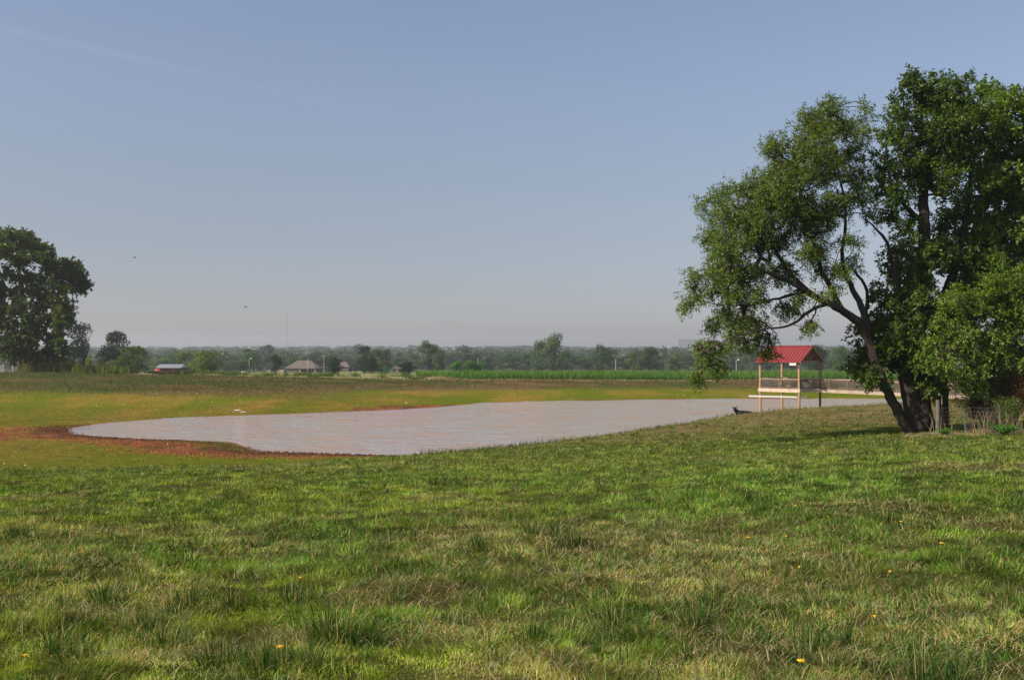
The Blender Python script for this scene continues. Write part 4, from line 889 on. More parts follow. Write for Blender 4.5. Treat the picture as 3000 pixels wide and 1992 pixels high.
for u in (.0, LW):
    b = MB(); b.bar(PT(u, DW / 2, eave), PT(u, DW / 2, ridge), .08, .08)
    for k in (-1, 1): b.bar(PT(u, DW / 2, eave + .1), PT(u, DW / 2 + k * DW * .26, eave + (ridge - eave) * .46), .06, .06)
    b.build('gable_truss', M_wood, pav)
b = MB(); b.box((LW - .45, -.47, eave - .36), (.72, .03, .24), PM); b.build('sign_board', M_cream, pav)
def railing(P0, P1, parent, offset=0.0, npost=1, h=1.02, name='railing'):
    """P0, P1: deck-level ends; rails, balusters and posts"""
    P0, P1 = Vector(P0), Vector(P1); d = P1 - P0; L_ = d.length
    up = Vector((0, 0, 1)); b = MB()
    b.bar(P0 + up * .12, P1 + up * .12, .04, .09); b.bar(P0 + up * (h - .09), P1 + up * (h - .09), .04, .09)
    o = b.build(name, M_wood, parent)
    c = MB(); c.bar(P0 + up * h, P1 + up * h, .16, .04); c.build('cap_rail', M_pale, o)
    nb_ = int(L_ / .135); c = MB()
    for i in range(1, nb_):
        p = P0 + d * (i / nb_); sidev = Vector((d.y, -d.x, 0)).normalized() * .042
        c.bar(p + sidev + up * .03, p + sidev + up * (h - .04), .038, .038)
    c.build('balusters', M_greyw, o)
    for i in range(1, npost + 1):
        p = P0 + d * (i / (npost + 1)); c = MB(); c.bar(p + up * -.3, p + up * (h - .03), .10, .10); c.build('rail_post', M_wood, o)
    return o
e_ = .1
railing(PT(.1, 0, ztop), PT(LW - .1, 0, ztop), pav)
railing(PT(0, DW - .1, ztop), PT(0, .1, ztop), pav)
railing(PT(LW - .1, DW, ztop), PT(.1, DW, ztop), pav)
gap0 = DW - 2.6
railing(PT(LW, .1, ztop), PT(LW, gap0 - .1, ztop), pav, npost=0)
b = MB(); b.bar(Vector(W(2194, 1160, 101.9)) - inv, Vector(W(2363, 1164, 101.5)) - inv, .06, .16); b.build('cross_beam', M_white, pav)
# boardwalk
a0 = pv_(LW + .17, gap0 + .15, ztop); a1 = pv_(LW + .17, DW - .05, ztop)
e0 = Vector(W(2870, 1164, 97.0)); e0.z += 0.0
bw = empty('boardwalk', (e0.x, e0.y, gz(e0.x, e0.y)), 'long timber boardwalk with balustrades from the pavilion down to the right bank', 'boardwalk')
bi = Vector(bw.location)
wdir = (Vector((e0.x, e0.y, 0)) - Vector((a0.x, a0.y, 0))); BL = wdir.length; wdir.normalize(); side_ = Vector((-wdir.y, wdir.x, 0)); BWd = 2.0
z0, z1 = ztop, e0.z + .12
def BP(t, s_, dz=0): 
    p = Vector((a0.x, a0.y, 0)) + wdir * (t * BL) + side_ * (s_ * BWd); return Vector((p.x, p.y, z0 + (z1 - z0) * t + dz)) - bi
b = MB()
nbd = int(BL / .3)
for i in range(nbd):
    t0, t1 = i / nbd, (i + .94) / nbd
    b.add([BP(t0, 0), BP(t1, 0), BP(t1, 1), BP(t0, 1), BP(t0, 0, -.04), BP(t1, 0, -.04), BP(t1, 1, -.04), BP(t0, 1, -.04)], [(0, 1, 2, 3), (7, 6, 5, 4), (0, 4, 5, 1), (1, 5, 6, 2), (2, 6, 7, 3), (3, 7, 4, 0)])
b.build('deck', M_greyw, bw)
for s_ in (-.015, 1.015):
    b = MB(); b.bar(BP(0, s_, -.17), BP(1, s_, -.17), .05, .34); b.build('fascia_board', M_pale, bw)
    railing(BP(0, s_ * .96 + .02), BP(1, s_ * .96 + .02), bw, npost=int(BL / 1.9))
for i in range(1, 8):
    t = i * 7.8 / BL
    if t > 1: break
    for s_ in (.03, .97):
        top = BP(t, s_, -.05); gp = top + bi; zb = min(gz(gp.x, gp.y), WL) - .4 - bi.z
        b = MB(); b.bar((top.x, top.y, zb), top, .19, .19); b.build('post', M_wood, bw)
# tall end post of the boardwalk
p = BP(.985, -.02); b = MB(); b.bar((p.x, p.y, p.z - 1.0), (p.x, p.y, p.z + 1.15), .2, .2); b.build('post', M_wood, bw)

# ------------------------------------------------------------------ calf lying at the water's edge
def calf(px, d):
    p = W(px, 1200, d); g = gz(p[0], d)
    root = empty('calf', (p[0], d, g), 'black calf lying at the water edge left of the pavilion, head raised', 'calf')
    V_ = [((0.15, 0, .36), .30), ((.55, 0, .38), .31), ((.95, 0, .37), .30), ((1.25, .0, .33), .25), ((-.16, -.02, .50), .24), ((-.32, -.05, .70), .155), ((-.40, -.10, .86), .135), ((-.47, -.26, .84), .12), ((-.52, -.44, .74), .088), ((-.54, -.50, .71), .075),
          ((-.26, -.06, .95), .03), ((-.16, -.04, .96), .055), ((-.10, -.03, .92), .02), ((-.52, -.14, .95), .03), ((-.62, -.18, .95), .055), ((-.68, -.20, .91), .02),
          ((0.0, -.26, .20), .13), ((-.28, -.34, .14), .085), ((.0, -.42, .10), .06), ((1.1, -.30, .22), .17), ((.75, -.44, .16), .10), ((1.05, -.52, .09), .06), ((.75, -.55, .07), .045),
          ((1.42, .02, .36), .035), ((1.50, .05, .18), .025)]
    E_ = [(0, 1), (1, 2), (2, 3), (0, 4), (4, 5), (5, 6), (6, 7), (7, 8), (8, 9), (6, 10), (10, 11), (11, 12), (6, 13), (13, 14), (14, 15), (0, 16), (16, 17), (17, 18), (3, 19), (19, 20), (20, 21), (21, 22), (3, 23), (23, 24)]
    me = bpy.data.meshes.new('body'); me.from_pydata([v for v, _ in V_], E_, []); o = link('body', me, M_hide, root)
    sk = o.modifiers.new('skin', 'SKIN'); sk.use_smooth_shade = True
    for i, (_, r_) in enumerate(V_):
        me.skin_vertices[0].data[i].radius = (r_, r_ * (.5 if i in (11, 14) else 1)); me.skin_vertices[0].data[i].use_root = (i == 0)
    o.modifiers.new('sub', 'SUBSURF').levels = 2; o.modifiers[-1].render_levels = 2
    for sx in (-.10, .10):
        b = MB(); b.tube([(-.455 + sx * 1.05, -.20 - sx * .25, .905), (-.462 + sx * 1.12, -.22 - sx * .25, .905)], [.022, .008], 8); b.build('eye', M_rubber, root)
    b = MB(); b.tube([(-.545, -.50, .715), (-.55, -.545, .70)], [.066, .05], 10); b.build('muzzle', M_rubber, root)
    root.scale = (1.05, 1.05, 1.05)
calf(2166, 87.5)

# ------------------------------------------------------------------ houses and barn
def hip_roof(b, cx, cy, w_, d_, z0_, h, ridge_len, oh=.6):
    x0, x1, y0, y1 = cx - w_ / 2 - oh, cx + w_ / 2 + oh, cy - d_ / 2 - oh, cy + d_ / 2 + oh; r0, r1 = cx - ridge_len / 2, cx + ridge_len / 2
    vs = [(x0, y0, z0_), (x1, y0, z0_), (x1, y1, z0_), (x0, y1, z0_), (r0, cy, z0_ + h), (r1, cy, z0_ + h), (x0, y0, z0_ - .22), (x1, y0, z0_ - .22), (x1, y1, z0_ - .22), (x0, y1, z0_ - .22)]
    b.add(vs, [(0, 1, 5, 4), (1, 2, 5), (2, 3, 4, 5), (3, 0, 4), (0, 6, 7, 1), (1, 7, 8, 2), (2, 8, 9, 3), (3, 9, 6, 0), (9, 8, 7, 6)])
def windows(parent, lst, y):
    for (x, z, w_, h) in lst:
        b = MB(); b.box((x, y - .03, z + h / 2 + .06), (w_ + .2, .1, .12)); b.box((x, y - .03, z - h / 2 - .06), (w_ + .2, .12, .12))
        for s_ in (-1, 1): b.box((x + s_ * (w_ / 2 + .06), y - .03, z), (.1, .1, h - .002))
        b.box((x, y - .03, z), (.06, .08, h)); o = b.build('window', M_cream, parent)
        b = MB(); b.box((x, y - .005, z), (w_, .03, h)); b.build('pane', M_glass, o)
D = 500.0
hb = W(880, 1093, D); HX = lambda px: (px - 880) / F * D
hz = W(880, 1093.5, D)[2]
hs = empty('house', (hb[0], D, hz), 'large single-storey brick house with a wide brown hip roof', 'house')
eh = W(880, 1078.5, D)[2] - hz; rh = W(880, 1056, D)[2] - hz
b = MB(); b.box((HX(884), 6, eh / 2 - 1), (HX(930) - HX(836), 12, eh + 2)); b.build('wall', M_brickd, hs)
b = MB(); hip_roof(b, HX(884), 6, HX(930) - HX(836), 12, eh, rh - eh, HX(878) - HX(841)); b.build('roof', M_shingle, hs)
b = MB(); hip_roof(b, HX(902), -1.0, HX(930) - HX(878), 5, eh - .05, (rh - eh) * .5, HX(914) - HX(884), .5); b.build('porch_roof', M_shingle, hs)
b = MB(); b.box((HX(808) , 3, eh / 2 * .62 - 1), (HX(834) - HX(786), 7, eh * .62 + 2)); b.build('garage_wing', M_brick, hs)
for x in (HX(883), HX(927)): 
    c = MB(); c.box((x, -3.1, eh / 2 - .2), (.9, .9, eh)); c.build('porch_column', M_brick, hs)
windows(hs, [(HX(846), 1.5, 1.6, 1.3), (HX(862), 1.5, 1.6, 1.3), (HX(896), 1.5, 1.8, 1.4), (HX(918), 1.5, 1.8, 1.4)], 0)
c = MB(); c.box((HX(907), -.03, 1.1), (1.0, .1, 2.1)); dr_ = c.build('door', M_greyw, hs)
c = MB(); c.tube([(HX(907) + .4, -.13, 1.1), (HX(907) + .4, -.18, 1.1)], .05, 6); c.build('handle', M_steel, dr_)
hz2 = W(1012, 1093.5, 540)[2]; D2 = 540.; HX2 = lambda px: (px - 1012) / F * D2
h2 = empty('house', (W(1012, 1093, D2)[0], D2, hz2), 'smaller brick house half hidden behind the egg-shaped tree', 'house')
eh2 = W(0, 1075, D2)[2] - hz2; rh2 = W(0, 1060, D2)[2] - hz2
b = MB(); b.box((HX2(1003), 5, eh2 / 2 - 1), (HX2(1022) - HX2(984), 10, eh2 + 2)); b.build('wall', M_brickd, h2)
b = MB(); hip_roof(b, HX2(1003), 5, HX2(1022) - HX2(984), 10, eh2, rh2 - eh2, 3.0, .5); b.build('roof', M_shingle, h2)
windows(h2, [(HX2(1008), 1.5, 1.3, 1.3), (HX2(1016), 1.5, 1.3, 1.3)], 0)
hz3 = W(1163, 1093, 520)[2]
h3 = empty('shed', (W(1163, 1093, 520)[0], 520, hz3), 'small dark outbuilding between the dark clump and the bushy tree', 'shed')
b = MB(); b.box((0, 3, .7), (4.6, 6, 3.4)); b.build('wall', M_clod, h3)
b = MB(); hip_roof(b, 0, 3, 4.6, 6, 2.4, .8, 2.5, .3); b.build('roof', M_brickd, h3); windows(h3, [(.4, 1.4, 1.0, .7)], 0)
# barn
D4 = 360.; z4 = W(494, 1092.5, D4)[2]; bx = lambda px: (px - 494) / F * D4
bn = empty('barn', (W(494, 1092, D4)[0], D4, z4), 'low dark-red barn with a pale metal roof', 'barn')
e4 = W(0, 1077, D4)[2] - z4; r4 = W(0, 1067.5, D4)[2] - z4
b = MB(); b.box((0, 4, e4 / 2 - .5), (bx(528) - bx(459), 8, e4 + 1))
for i in range(24): b.box((bx(459) + (i + .5) * (bx(528) - bx(459)) / 24, -.02, e4 / 2), (.06, .06, e4 - .1))
b.build('wall', M_barn, bn)
b = MB(); x0, x1 = bx(457), bx(531)
b.add([(x0, -.6, e4), (x1, -.6, e4), (x1, 4, r4), (x0, 4, r4), (x0, 8.6, e4), (x1, 8.6, e4), (x0, -.6, e4 - .12), (x1, -.6, e4 - .12), (x1, 8.6, e4 - .12), (x0, 8.6, e4 - .12)], [(0, 1, 2, 3), (3, 2, 5, 4), (6, 7, 1, 0), (4, 5, 8, 9), (0, 3, 4, 9, 6), (1, 7, 8, 5, 2), (9, 8, 7, 6)])
for i in range(28):
    xx = x0 + .1 + i * (x1 - x0 - .2) / 27; b.bar((xx, -.58, e4 + .02), (xx, 3.98, r4 + .02), .05, .05)
b.build('roof', M_tin, bn)
c = MB(); c.box((bx(508), -.06, 1.0), (2.0, .08, 1.9)); dd4 = c.build('door', M_barn, bn); c = MB(); c.box((bx(508) + .8, -.13, 1.0), (.05, .05, .3)); c.build('handle', M_steel, dd4)
tk = W(462, 1086, 345); tz = gz(tk[0], 345)
t = empty('tank', (tk[0], 345, tz), 'round red tank in front of the left end of the barn', 'tank')
zc = tk[2] - tz
b = MB(); b.tube([(-1.05, 0, zc), (-.95, 0, zc), (-.7, 0, zc), (.7, 0, zc), (.95, 0, zc), (1.05, 0, zc)], [.02, .42, .62, .62, .42, .02], 18); b.build('vessel', M_tank, t, True)
for s_ in (-1, 1): b = MB(); b.box((s_ * .5, 0, zc / 2 - .25), (.12, .7, zc - .3)); b.build('cradle', M_rust, t)

# ------------------------------------------------------------------ vehicles far off
def car(px, py, d, label, wpx, mat, kind='car'):
    p = W(px, py, d); z = max(gz(p[0], d), p[2]) if True else p[2]; z = p[2]
    root = empty(kind, (p[0], d, z), label, kind); Lc = wpx / F * d; s_ = Lc / 4.6
    prof = [(-2.3, .35), (-2.3, .78), (-1.95, .88), (-1.35, .92), (-.75, 1.40), (.75, 1.42), (1.45, .98), (2.2, .92), (2.3, .70), (2.3, .35)] if kind == 'car' else [(-2.3, .4), (-2.3, .95), (-1.3, 1.02), (-.9, 1.62), (.35, 1.64), (.5, 1.05), (2.3, 1.02), (2.3, .4)]
    b = MB(); n = len(prof); vs = [(x, -.85, z_) for x, z_ in prof] + [(x, .85, z_) for x, z_ in prof]
    b.add(vs, [tuple(range(n)), tuple(range(2 * n - 1, n - 1, -1))] + [(i, i + n, (i + 1) % n + n, (i + 1) % n) for i in range(n)]); b.build('body', mat, root)
    b = MB(); b.add([(-1.15, -.87, .98), (-.72, -.87, 1.33), (.65, -.87, 1.35), (1.15 if kind == 'car' else .35, -.87, .98), (-1.15, -.852, .98), (-.72, -.852, 1.33), (.65, -.852, 1.35), (1.15 if kind == 'car' else .35, -.852, .98)], [(3, 2, 1, 0), (4, 5, 6, 7), (0, 1, 5, 4), (1, 2, 6, 5), (2, 3, 7, 6), (3, 0, 4, 7)]); b.build('window', M_glass, root)
    for x in (-1.4, 1.4):
        for y in (-.80, .80):
            b = MB(); b.tube([(x, y - .1, .33), (x, y + .1, .33)], .33, 16); o = b.build('wheel', M_rubber, root); c = MB(); c.tube([(x, y - .115 if y < 0 else y + .1, .33), (x, y - .1 if y < 0 else y + .115, .33)], .19, 12); c.build('rim', M_steel, o)
    for y in (-.6, .6): b = MB(); b.box((-2.31, y, .68), (.03, .3, .14)); b.build('headlight', M_white, root)
    root.scale = (s_, s_, s_)
car(711, 1091.5, 470, 'white car parked by the lamp post left of the houses', 16, M_white)
car(1058, 1094, 470, 'cream pickup parked in front of the dark clump of trees', 19, M_cream, 'pickup')
car(2420, 1095, 380, 'white car beyond the boardwalk, nearer the pavilion', 14, M_white)
car(2545, 1095, 380, 'white car glimpsed beyond the leaning trunk', 18, M_white)

# ------------------------------------------------------------------ poles, mast, far buildings
def pole(px, ytop, ybase, d, label, r_=.11, arm=None, mat=None, cat='pole', name='pole', lamp=False):
    p = W(px, ybase, d); h = W(px, ytop, d)[2] - p[2]
    g = min(p[2], gz(p[0], d)); o = empty(name, (p[0], d, g), label, cat)
    b = MB(); b.tube([(0, 0, 0), (0, 0, h + p[2] - g)], [r_ * 1.15, r_ * .8], 8); b.build('shaft', mat or M_pole, o)
    H = h + p[2] - g
    if arm: b = MB(); b.bar((-arm, 0, H - .5), (arm, 0, H - .5), .12, .12); b.build('crossarm', mat or M_pole, o)
    if lamp:
        b = MB(); b.bar((0, 0, H - .1), (.9, 0, H + .1), .07, .07); b.build('arm', mat or M_pole, o); b = MB(); b.tube([(.9, 0, H - .15), (.9, 0, H + .12), (.9, 0, H + .2)], [.34, .28, .05], 10); b.build('lamp_head', M_white, o)
pole(730, 1050, 1092, 440, 'grey yard lamp post left of the big house', .10, lamp=True, cat='lamp post', name='lamp_post')
pole(901, 1049, 1094, 400, 'bare grey pole standing in front of the big house', .08)
pole(949, 1040, 1090, 480, 'utility pole with a crossarm right of the big house', .10, arm=1.1, cat='utility pole', name='utility_pole')
pole(1400, 1048, 1080, 480, 'short white pole behind the bright bushes', .12, mat=M_pole)
pole(1804, 1053, 1086, 420, 'white pole between two dark belt trees', .12, mat=M_pole)
pole(2157, 1054, 1092, 380, 'white lamp pole left of the pavilion roof', .10, mat=M_pole, lamp=True, cat='lamp post', name='lamp_post')
pole(2482, 1050, 1090, 380, 'thin white pole right of the pavilion', .10, mat=M_pole)
pole(10, 1066, 1093, 176, 'white post by the rail fence at the far left edge', .10, mat=M_pole)
dm = 1500.; pm = W(842, 1020, dm); hm = W(842, 919, dm)[2]; gm = gz(pm[0], dm)
o = empty('radio_mast', (pm[0], dm, gm), 'tall thin radio mast rising from the woods above the big house', 'radio mast')
b = MB(); b.tube([(0, 0, 0), (0, 0, hm - gm)], .35, 6)
b.build('lattice', M_steel, o)
for k in range(3):
    a = k * 2.09; b = MB()
    for f in (.45, .9): b.tube([(0, 0, (hm - gm) * f), (26 * math.cos(a), 26 * math.sin(a), 0)], .03, 4)
    b.build('guy_wire', M_steel, o)
def block(px0, px1, ytop, ybase, d, label, mat, win=True):
    p = W((px0 + px1) / 2, ybase, d); w_ = (px1 - px0) / F * d; g = gz(p[0], d); h = W(0, ytop, d)[2] - g
    o = empty('building', (p[0], d, g), label, 'building'); b = MB(); b.box((0, w_ * .2, h / 2), (w_, w_ * .4, h)); b.build('wall', mat, o)
    b = MB(); b.box((0, w_ * .2, h + .3), (w_ + .6, w_ * .4 + .6, .6)); b.build('roof', M_steel, o)
    if win:
        nb_ = max(3, int(w_ / 5)); 
        for j in range(nb_): c = MB(); c.box((-w_ / 2 + (j + .5) * w_ / nb_, -.1, h * .5), (w_ / nb_ * .35, .3, h * .86)); c.build('window', M_steel, o)
block(1987, 2040, 995, 1020, 2000, 'large pale grey block building on the horizon left of the pavilion', M_concrete)
block(1203, 1225, 1021, 1026, 1900, 'small white building in the far woods left of the two-topped tree', M_white, False)
block(1290, 1365, 1021.5, 1027, 1950, 'long low white building far off, right of the two-topped tree', M_white, False)
block(648, 690, 1020.5, 1026, 1950, 'small white building far off above the yellow-green tree', M_white, False)

# far left rail fence and gravel bank
o = empty('rail_fence', (W(0, 1092, 178)[0], 178, gz(W(0, 1092, 178)[0], 178)), 'low pale rail fence at the far left edge under the huge tree', 'fence')
for i in range(4): b = MB(); b.box((-4 + i * 2.1, 0, .55), (.12, .12, 1.4)); b.build('post', M_pole, o)
for i in range(3): b = MB(); b.bar((-4.3, .09, .35 + i * .38), (2.6, .09, .35 + i * .38), .04, .08); b.build('rail', M_greyw, o)
# pale earth bank by the barn
def mound(px, d, w_, dp, h, name, label, cat, mat, seed):
    r = np.random.default_rng(seed); g0 = W(px, 1000, d); n = 40; u = np.linspace(-1, 1, n); X, Y = np.meshgrid(u, u)
    hh = np.clip(1 - (X ** 2 + Y ** 2), 0, 1) ** .8 * (.75 + .5 * noise(X * 3 + seed, Y * 3, .8, seed, 3)); x = g0[0] + X * w_ / 2; y = d + Y * dp / 2
    z = ground(x, y) - .12 + hh * h; idx = np.arange(n * n).reshape(n, n); q = np.stack([idx[:-1, :-1], idx[:-1, 1:], idx[1:, 1:], idx[1:, :-1]], -1).reshape(-1, 4)
    tag(link(name, quads_mesh(name, np.stack([x, y, z], -1).reshape(-1, 3), q, smooth=True), mat), label, cat)
mound(415, 210, 6.5, 8, .75, 'gravel_heap', 'low pale gravel heap left of the red barn', 'gravel heap', mat_plain('pale gravel', (.42, .36, .28), 1, nscale=3, amt=.25, bump=.5), 3)

# ------------------------------------------------------------------ rocks and clods
def rock(px, py, wpx, hpx, label, mat, cat='rock', name='rock', seed=0, group=None):
    p = at_pixel(px, py); s_ = p[1] / F; r = np.random.default_rng(seed)
    import bmesh
    bm = bmesh.new(); bmesh.ops.create_icosphere(bm, subdivisions=2, radius=.5)
    for v in bm.verts:
        k = 1 + r.uniform(-.16, .16); v.co = Vector((v.co.x * wpx * s_ * k, v.co.y * max(wpx * s_ * .8, .1) * k, max(v.co.z, -.25) * hpx * s_ * 1.0 * k))
    me = bpy.data.meshes.new(name); bm.to_mesh(me); bm.free()
    o = link(name, me, mat); o.location = (p[0], p[1], gz(p[0], p[1]) + .02); tag(o, label, cat, group)
rock(697, 1203, 24, 5, 'larger flat pale rock slab above the far shoreline', M_rock, seed=1)
rock(712, 1210, 17, 4, 'smaller pinkish rock slab just below the larger one', M_rock, seed=2)
rock(1190, 1181, 10, 3, 'lone pale stone on the grass near the red clay shore', M_rock, seed=3)
rock(442, 1367, 8, 5, 'left of a close pair of pale stones at the meadow edge', M_rock, seed=4)
rock(474, 1367, 7, 4, 'right of a close pair of pale stones at the meadow edge', M_rock, seed=5)
rock(75, 1365, 8, 5, 'pale stone in the lawn at the far left, right of its neighbour', M_rock, seed=6)
rock(13, 1359, 6, 5, 'pale stone at the left border of the photo', M_rock, seed=7)
rock(66, 1319, 16, 6, 'dark clod on the short grass near the left edge', M_clod, 'clod', 'clod', 8)
rock(232, 1341, 14, 4, 'flat dark clod below the red clay at left', M_clod, 'clod', 'clod', 9)
rr_ = random.Random(4)
for i, px in enumerate(sorted(rr_.uniform(150, 2150) for _ in range(16))):
    py = rr_.uniform(1150, 1200) if px < 900 else rr_.uniform(1148, 1166)
    rock(px, py, rr_.uniform(3, 6), rr_.uniform(1.5, 2.5), 'tiny pale stone on the far bank, %s from the left' % ordn[i], M_rock, seed=50 + i, group='tiny pale stones on the far bank')

def clods(n, seed):
    r = np.random.default_rng(seed); x = r.uniform(-50, -3, n); y = r.uniform(56, 92, n); ms = poly_sd(x, y, MUD); sd = poly_sd(x, y, SH)
    k = (ms < .2) & (sd > -.35) & (r.random(n) < np.where(sd < 2.5, .85, np.where(x > -33, .55, .22)) * (.25 + .9 * noise(x, y, 1.6, 141, 2))) ; x, y, sd = x[k], y[k], sd[k]; n = len(x)
    z = np.maximum(ground(x, y, True), WL - .02); s_ = r.uniform(.035, .10, n); h = s_ * r.uniform(.3, .8, n); a = r.uniform(0, 6.28, n); P_ = []
    for j in range(4): P_.append(np.stack([x + s_ * np.cos(a + j * 1.57) * r.uniform(.6, 1.3, n), y + s_ * np.sin(a + j * 1.57) * r.uniform(.6, 1.3, n), z - .03], -1))
    for j in range(4): P_.append(np.stack([x + .5 * s_ * np.cos(a + j * 1.57) * r.uniform(.4, 1.4, n), y + .5 * s_ * np.sin(a + j * 1.57) * r.uniform(.4, 1.4, n), z + h * r.uniform(.7, 1.2, n)], -1))
    V = np.stack(P_, 1).reshape(-1, 3); f = np.array([[0, 1, 5, 4], [1, 2, 6, 5], [2, 3, 7, 6], [3, 0, 4, 7], [4, 5, 6, 7]]); q = (np.arange(n)[:, None, None] * 8 + f[None]).reshape(-1, 4)
    c = lerp((.26, .095, .042), (.060, .032, .020), np.clip(sstep(4.5, 1.0, sd) * .85 + r.uniform(-.3, .35, n), 0, 1)) * r.uniform(.7, 1.25, n)[:, None]
    tag(link('clay_clods', quads_mesh('clay_clods', V, q, np.repeat(c, 8, 0)), M_ground), 'trampled clods of red and dark wet clay round the pond tip', 'clods', kind='stuff')
clods(70000, 17)
def speckle(n, seed):
    r = np.random.default_rng(seed); th = r.uniform(-.50, .08, n); y = r.uniform(74, 142, n); x = np.tan(th) * y; sd = poly_sd(x, y, SH); h_ = ground(x, y, False) - WL; pu = PX(x, y)
    mk = sstep(.50, .72, noise(x, y * .45, 7, 41, 4)) * .5 + sstep(.52, .7, noise(x, y * .4, 5, 151, 3)) * .5
    k = (sd > .5) & (h_ < 1.25) & (r.random(n) < mk * .5 + .02) & (pu < 1600); x, y = x[k], y[k]; n = len(x); z = ground(x, y); s_ = r.uniform(.03, .085, n); a = r.uniform(0, 6.28, n)
    V = np.stack([np.stack([x + s_ * np.cos(a + j * 2.09), y + s_ * np.sin(a + j * 2.09), z - .02], -1) for j in range(3)] + [np.stack([x, y, z + s_ * r.uniform(.3, .8, n)], -1)], 1).reshape(-1, 3)
    lp = (np.arange(n)[:, None] * 4 + np.array([0, 1, 3, 1, 2, 3, 2, 0, 3])[None]).ravel(); c = np.where((r.random(n) < .05)[:, None], (.46, .34, .20), lerp((.34, .14, .04), (.26, .18, .035), r.random(n)))
    tag(link('clay_crumbs', mesh_np('clay_crumbs', V, lp, np.arange(n * 3) * 3, None, np.repeat(c, 4, 0)), M_ground), 'orange clay crumbs showing through the thin grass of the bank', 'clay', kind='stuff')
speckle(150000, 23)

# ------------------------------------------------------------------ fence and undergrowth at the right
fy = 45.5
def fpost(px, ytop, ybase, d, label, mat, w_, name='fence_post', cat='fence post', tee=False, lean=0):
    p = W(px, ybase, d); g = min(gz(p[0], d), p[2]); h = W(px, ytop, d)[2] - g
    b = MB()
    if tee:
        b.bar((0, 0, -.1), (lean, 0, h), .035, .012); b.bar((0, .016, -.1), (lean, .016, h), .010, .03)
        for i in range(8): b.box((lean * i / 8, -.012, .2 + i * h / 9), (.02, .012, .03))
    else: b.tube([(0, 0, -.1), (lean * .5, 0, h * .5), (lean, 0, h), (lean, 0, h + .02)], [w_, w_ * .95, w_ * .85, w_ * .5], 10)
    o = b.build(name, mat, None); o.location = (p[0], d, g); tag(o, label, cat); return Vector((p[0], d, g)), h
q1, h1 = fpost(2748, 1173, 1252, 45.6, 'thick weathered wooden fence post right of the twin trunks', M_greyw, .11)
q0, h0 = fpost(2760, 1160, 1250, 45.8, 'slim pale stake leaning beside the thick wooden post', M_dry, .03, 'stake', 'stake', lean=.0)
q2, h2_ = fpost(2829, 1184, 1252, 44.0, 'leaning green and white steel stake in the wire fence', M_green, .03, tee=True, lean=-.12)
q3, h3_ = fpost(2845, 1194, 1264, 42.5, 'dark rusty steel stake right of the green one', M_rust, .03, tee=True, lean=-.03)
q4, h4_ = fpost(2960, 1200, 1268, 41.5, 'dark stake among the dry stalks at the right edge', M_rust, .03, tee=True)
fe = empty('wire_fence', q1, 'sagging square-mesh wire fence between the posts', 'fence')
for k in range(7):
    z = .12 + k * .18; b = MB()
    line = [q1, q2, q3, q4]; pts = []
    for i in range(3):
        for f in np.linspace(0, 1, 7)[:-1]: pts.append(line[i].lerp(line[i + 1], f) - q1 + Vector((0, 0, z - .05 * math.sin(f * math.pi))))
    pts.append(q4 - q1 + Vector((0, 0, z))); b.tube(pts, .0045, 4); b.build('wire', M_wire, fe)
b = MB()
for i in range(30):
    f = i / 30 * 3; k = int(f); p = [q1, q2, q3, q4][k].lerp([q1, q2, q3, q4][k + 1], f - k) - q1; b.tube([p + Vector((0, 0, .1)), p + Vector((0, 0, 1.2))], .003, 4)
b.build('mesh_wires', M_wire, fe)
def shrub(name, label, cat, px, py, d, w_, h, n, Lf, ca, cb, stems=9, seed=0, stemmat=None, flat=.8):
    r = np.random.default_rng(seed); p = W(px, py, d); g = gz(p[0], d); root = empty(name, (p[0], d, g), label, cat)
    b = MB(); tips = []
    for i in range(stems):
        a = r.uniform(0, 6.28); rr = r.uniform(.1, .5); t = Vector((rr * w_ * math.cos(a), rr * w_ * flat * math.sin(a), h * r.uniform(.6, 1.0))); m_ = Vector((t.x * .35, t.y * .35, t.z * .6)); b.tube([(t.x * .08, t.y * .08, -.05), m_, t], [.018, .012, .004], 5)
        tips += [t, m_.lerp(t, .5), m_]
    b.build('stems', stemmat or M_twig, root)
    if n:
        tp = np.array([tuple(t) for t in tips]); c = tp[r.integers(0, len(tp), n)] + unit(n, r) * (r.random(n) ** .5)[:, None] * np.array((.22 * w_, .2 * w_, .2 * h)); c[:, 2] = np.maximum(c[:, 2], .02)
        lv = leaf_quads(c, unit(n, r), unit(n, r) + np.array((0, 0, .8)), Lf * r.uniform(.6, 1.3, n), Lf * .6 * r.uniform(.7, 1.2, n))
        col = np.repeat(lerp(ca, cb, r.random(n)), 4, 0); link('leaves', quads_mesh('leaves', lv, np.arange(len(lv)).reshape(-1, 4), col), M_leaf, root)
    return root
shrub('shrub', 'rust-brown withered shrub at the right edge under the dark canopy', 'shrub', 2975, 1180, 43.5, 1.5, 2.6, 3400, .07, (.17, .065, .030), (.11, .075, .03), 12, 1)
shrub('shrub', 'low rust-brown shrub left of the taller withered one', 'shrub', 2872, 1200, 45.5, .9, 1.9, 1500, .07, (.13, .055, .028), (.08, .05, .025), 9, 2)
shrub('shrub', 'green leafy shrub at the right edge behind the dry stalks', 'shrub', 2950, 1220, 42.5, 1.6, 1.55, 3000, .065, (.075, .125, .025), (.13, .17, .035), 12, 3)
shrub('bramble', 'grey tangled bramble between the stakes and the green shrub', 'bramble', 2905, 1240, 43.2, 1.2, 1.15, 1700, .035, (.17, .13, .10), (.12, .10, .07), 34, 4)
shrub('leafy_plant', 'bright green low leafy plant in front of the dry stalks', 'plant', 2940, 1270, 41.0, 1.1, .5, 2200, .07, (.055, .16, .022), (.09, .21, .03), 10, 5)
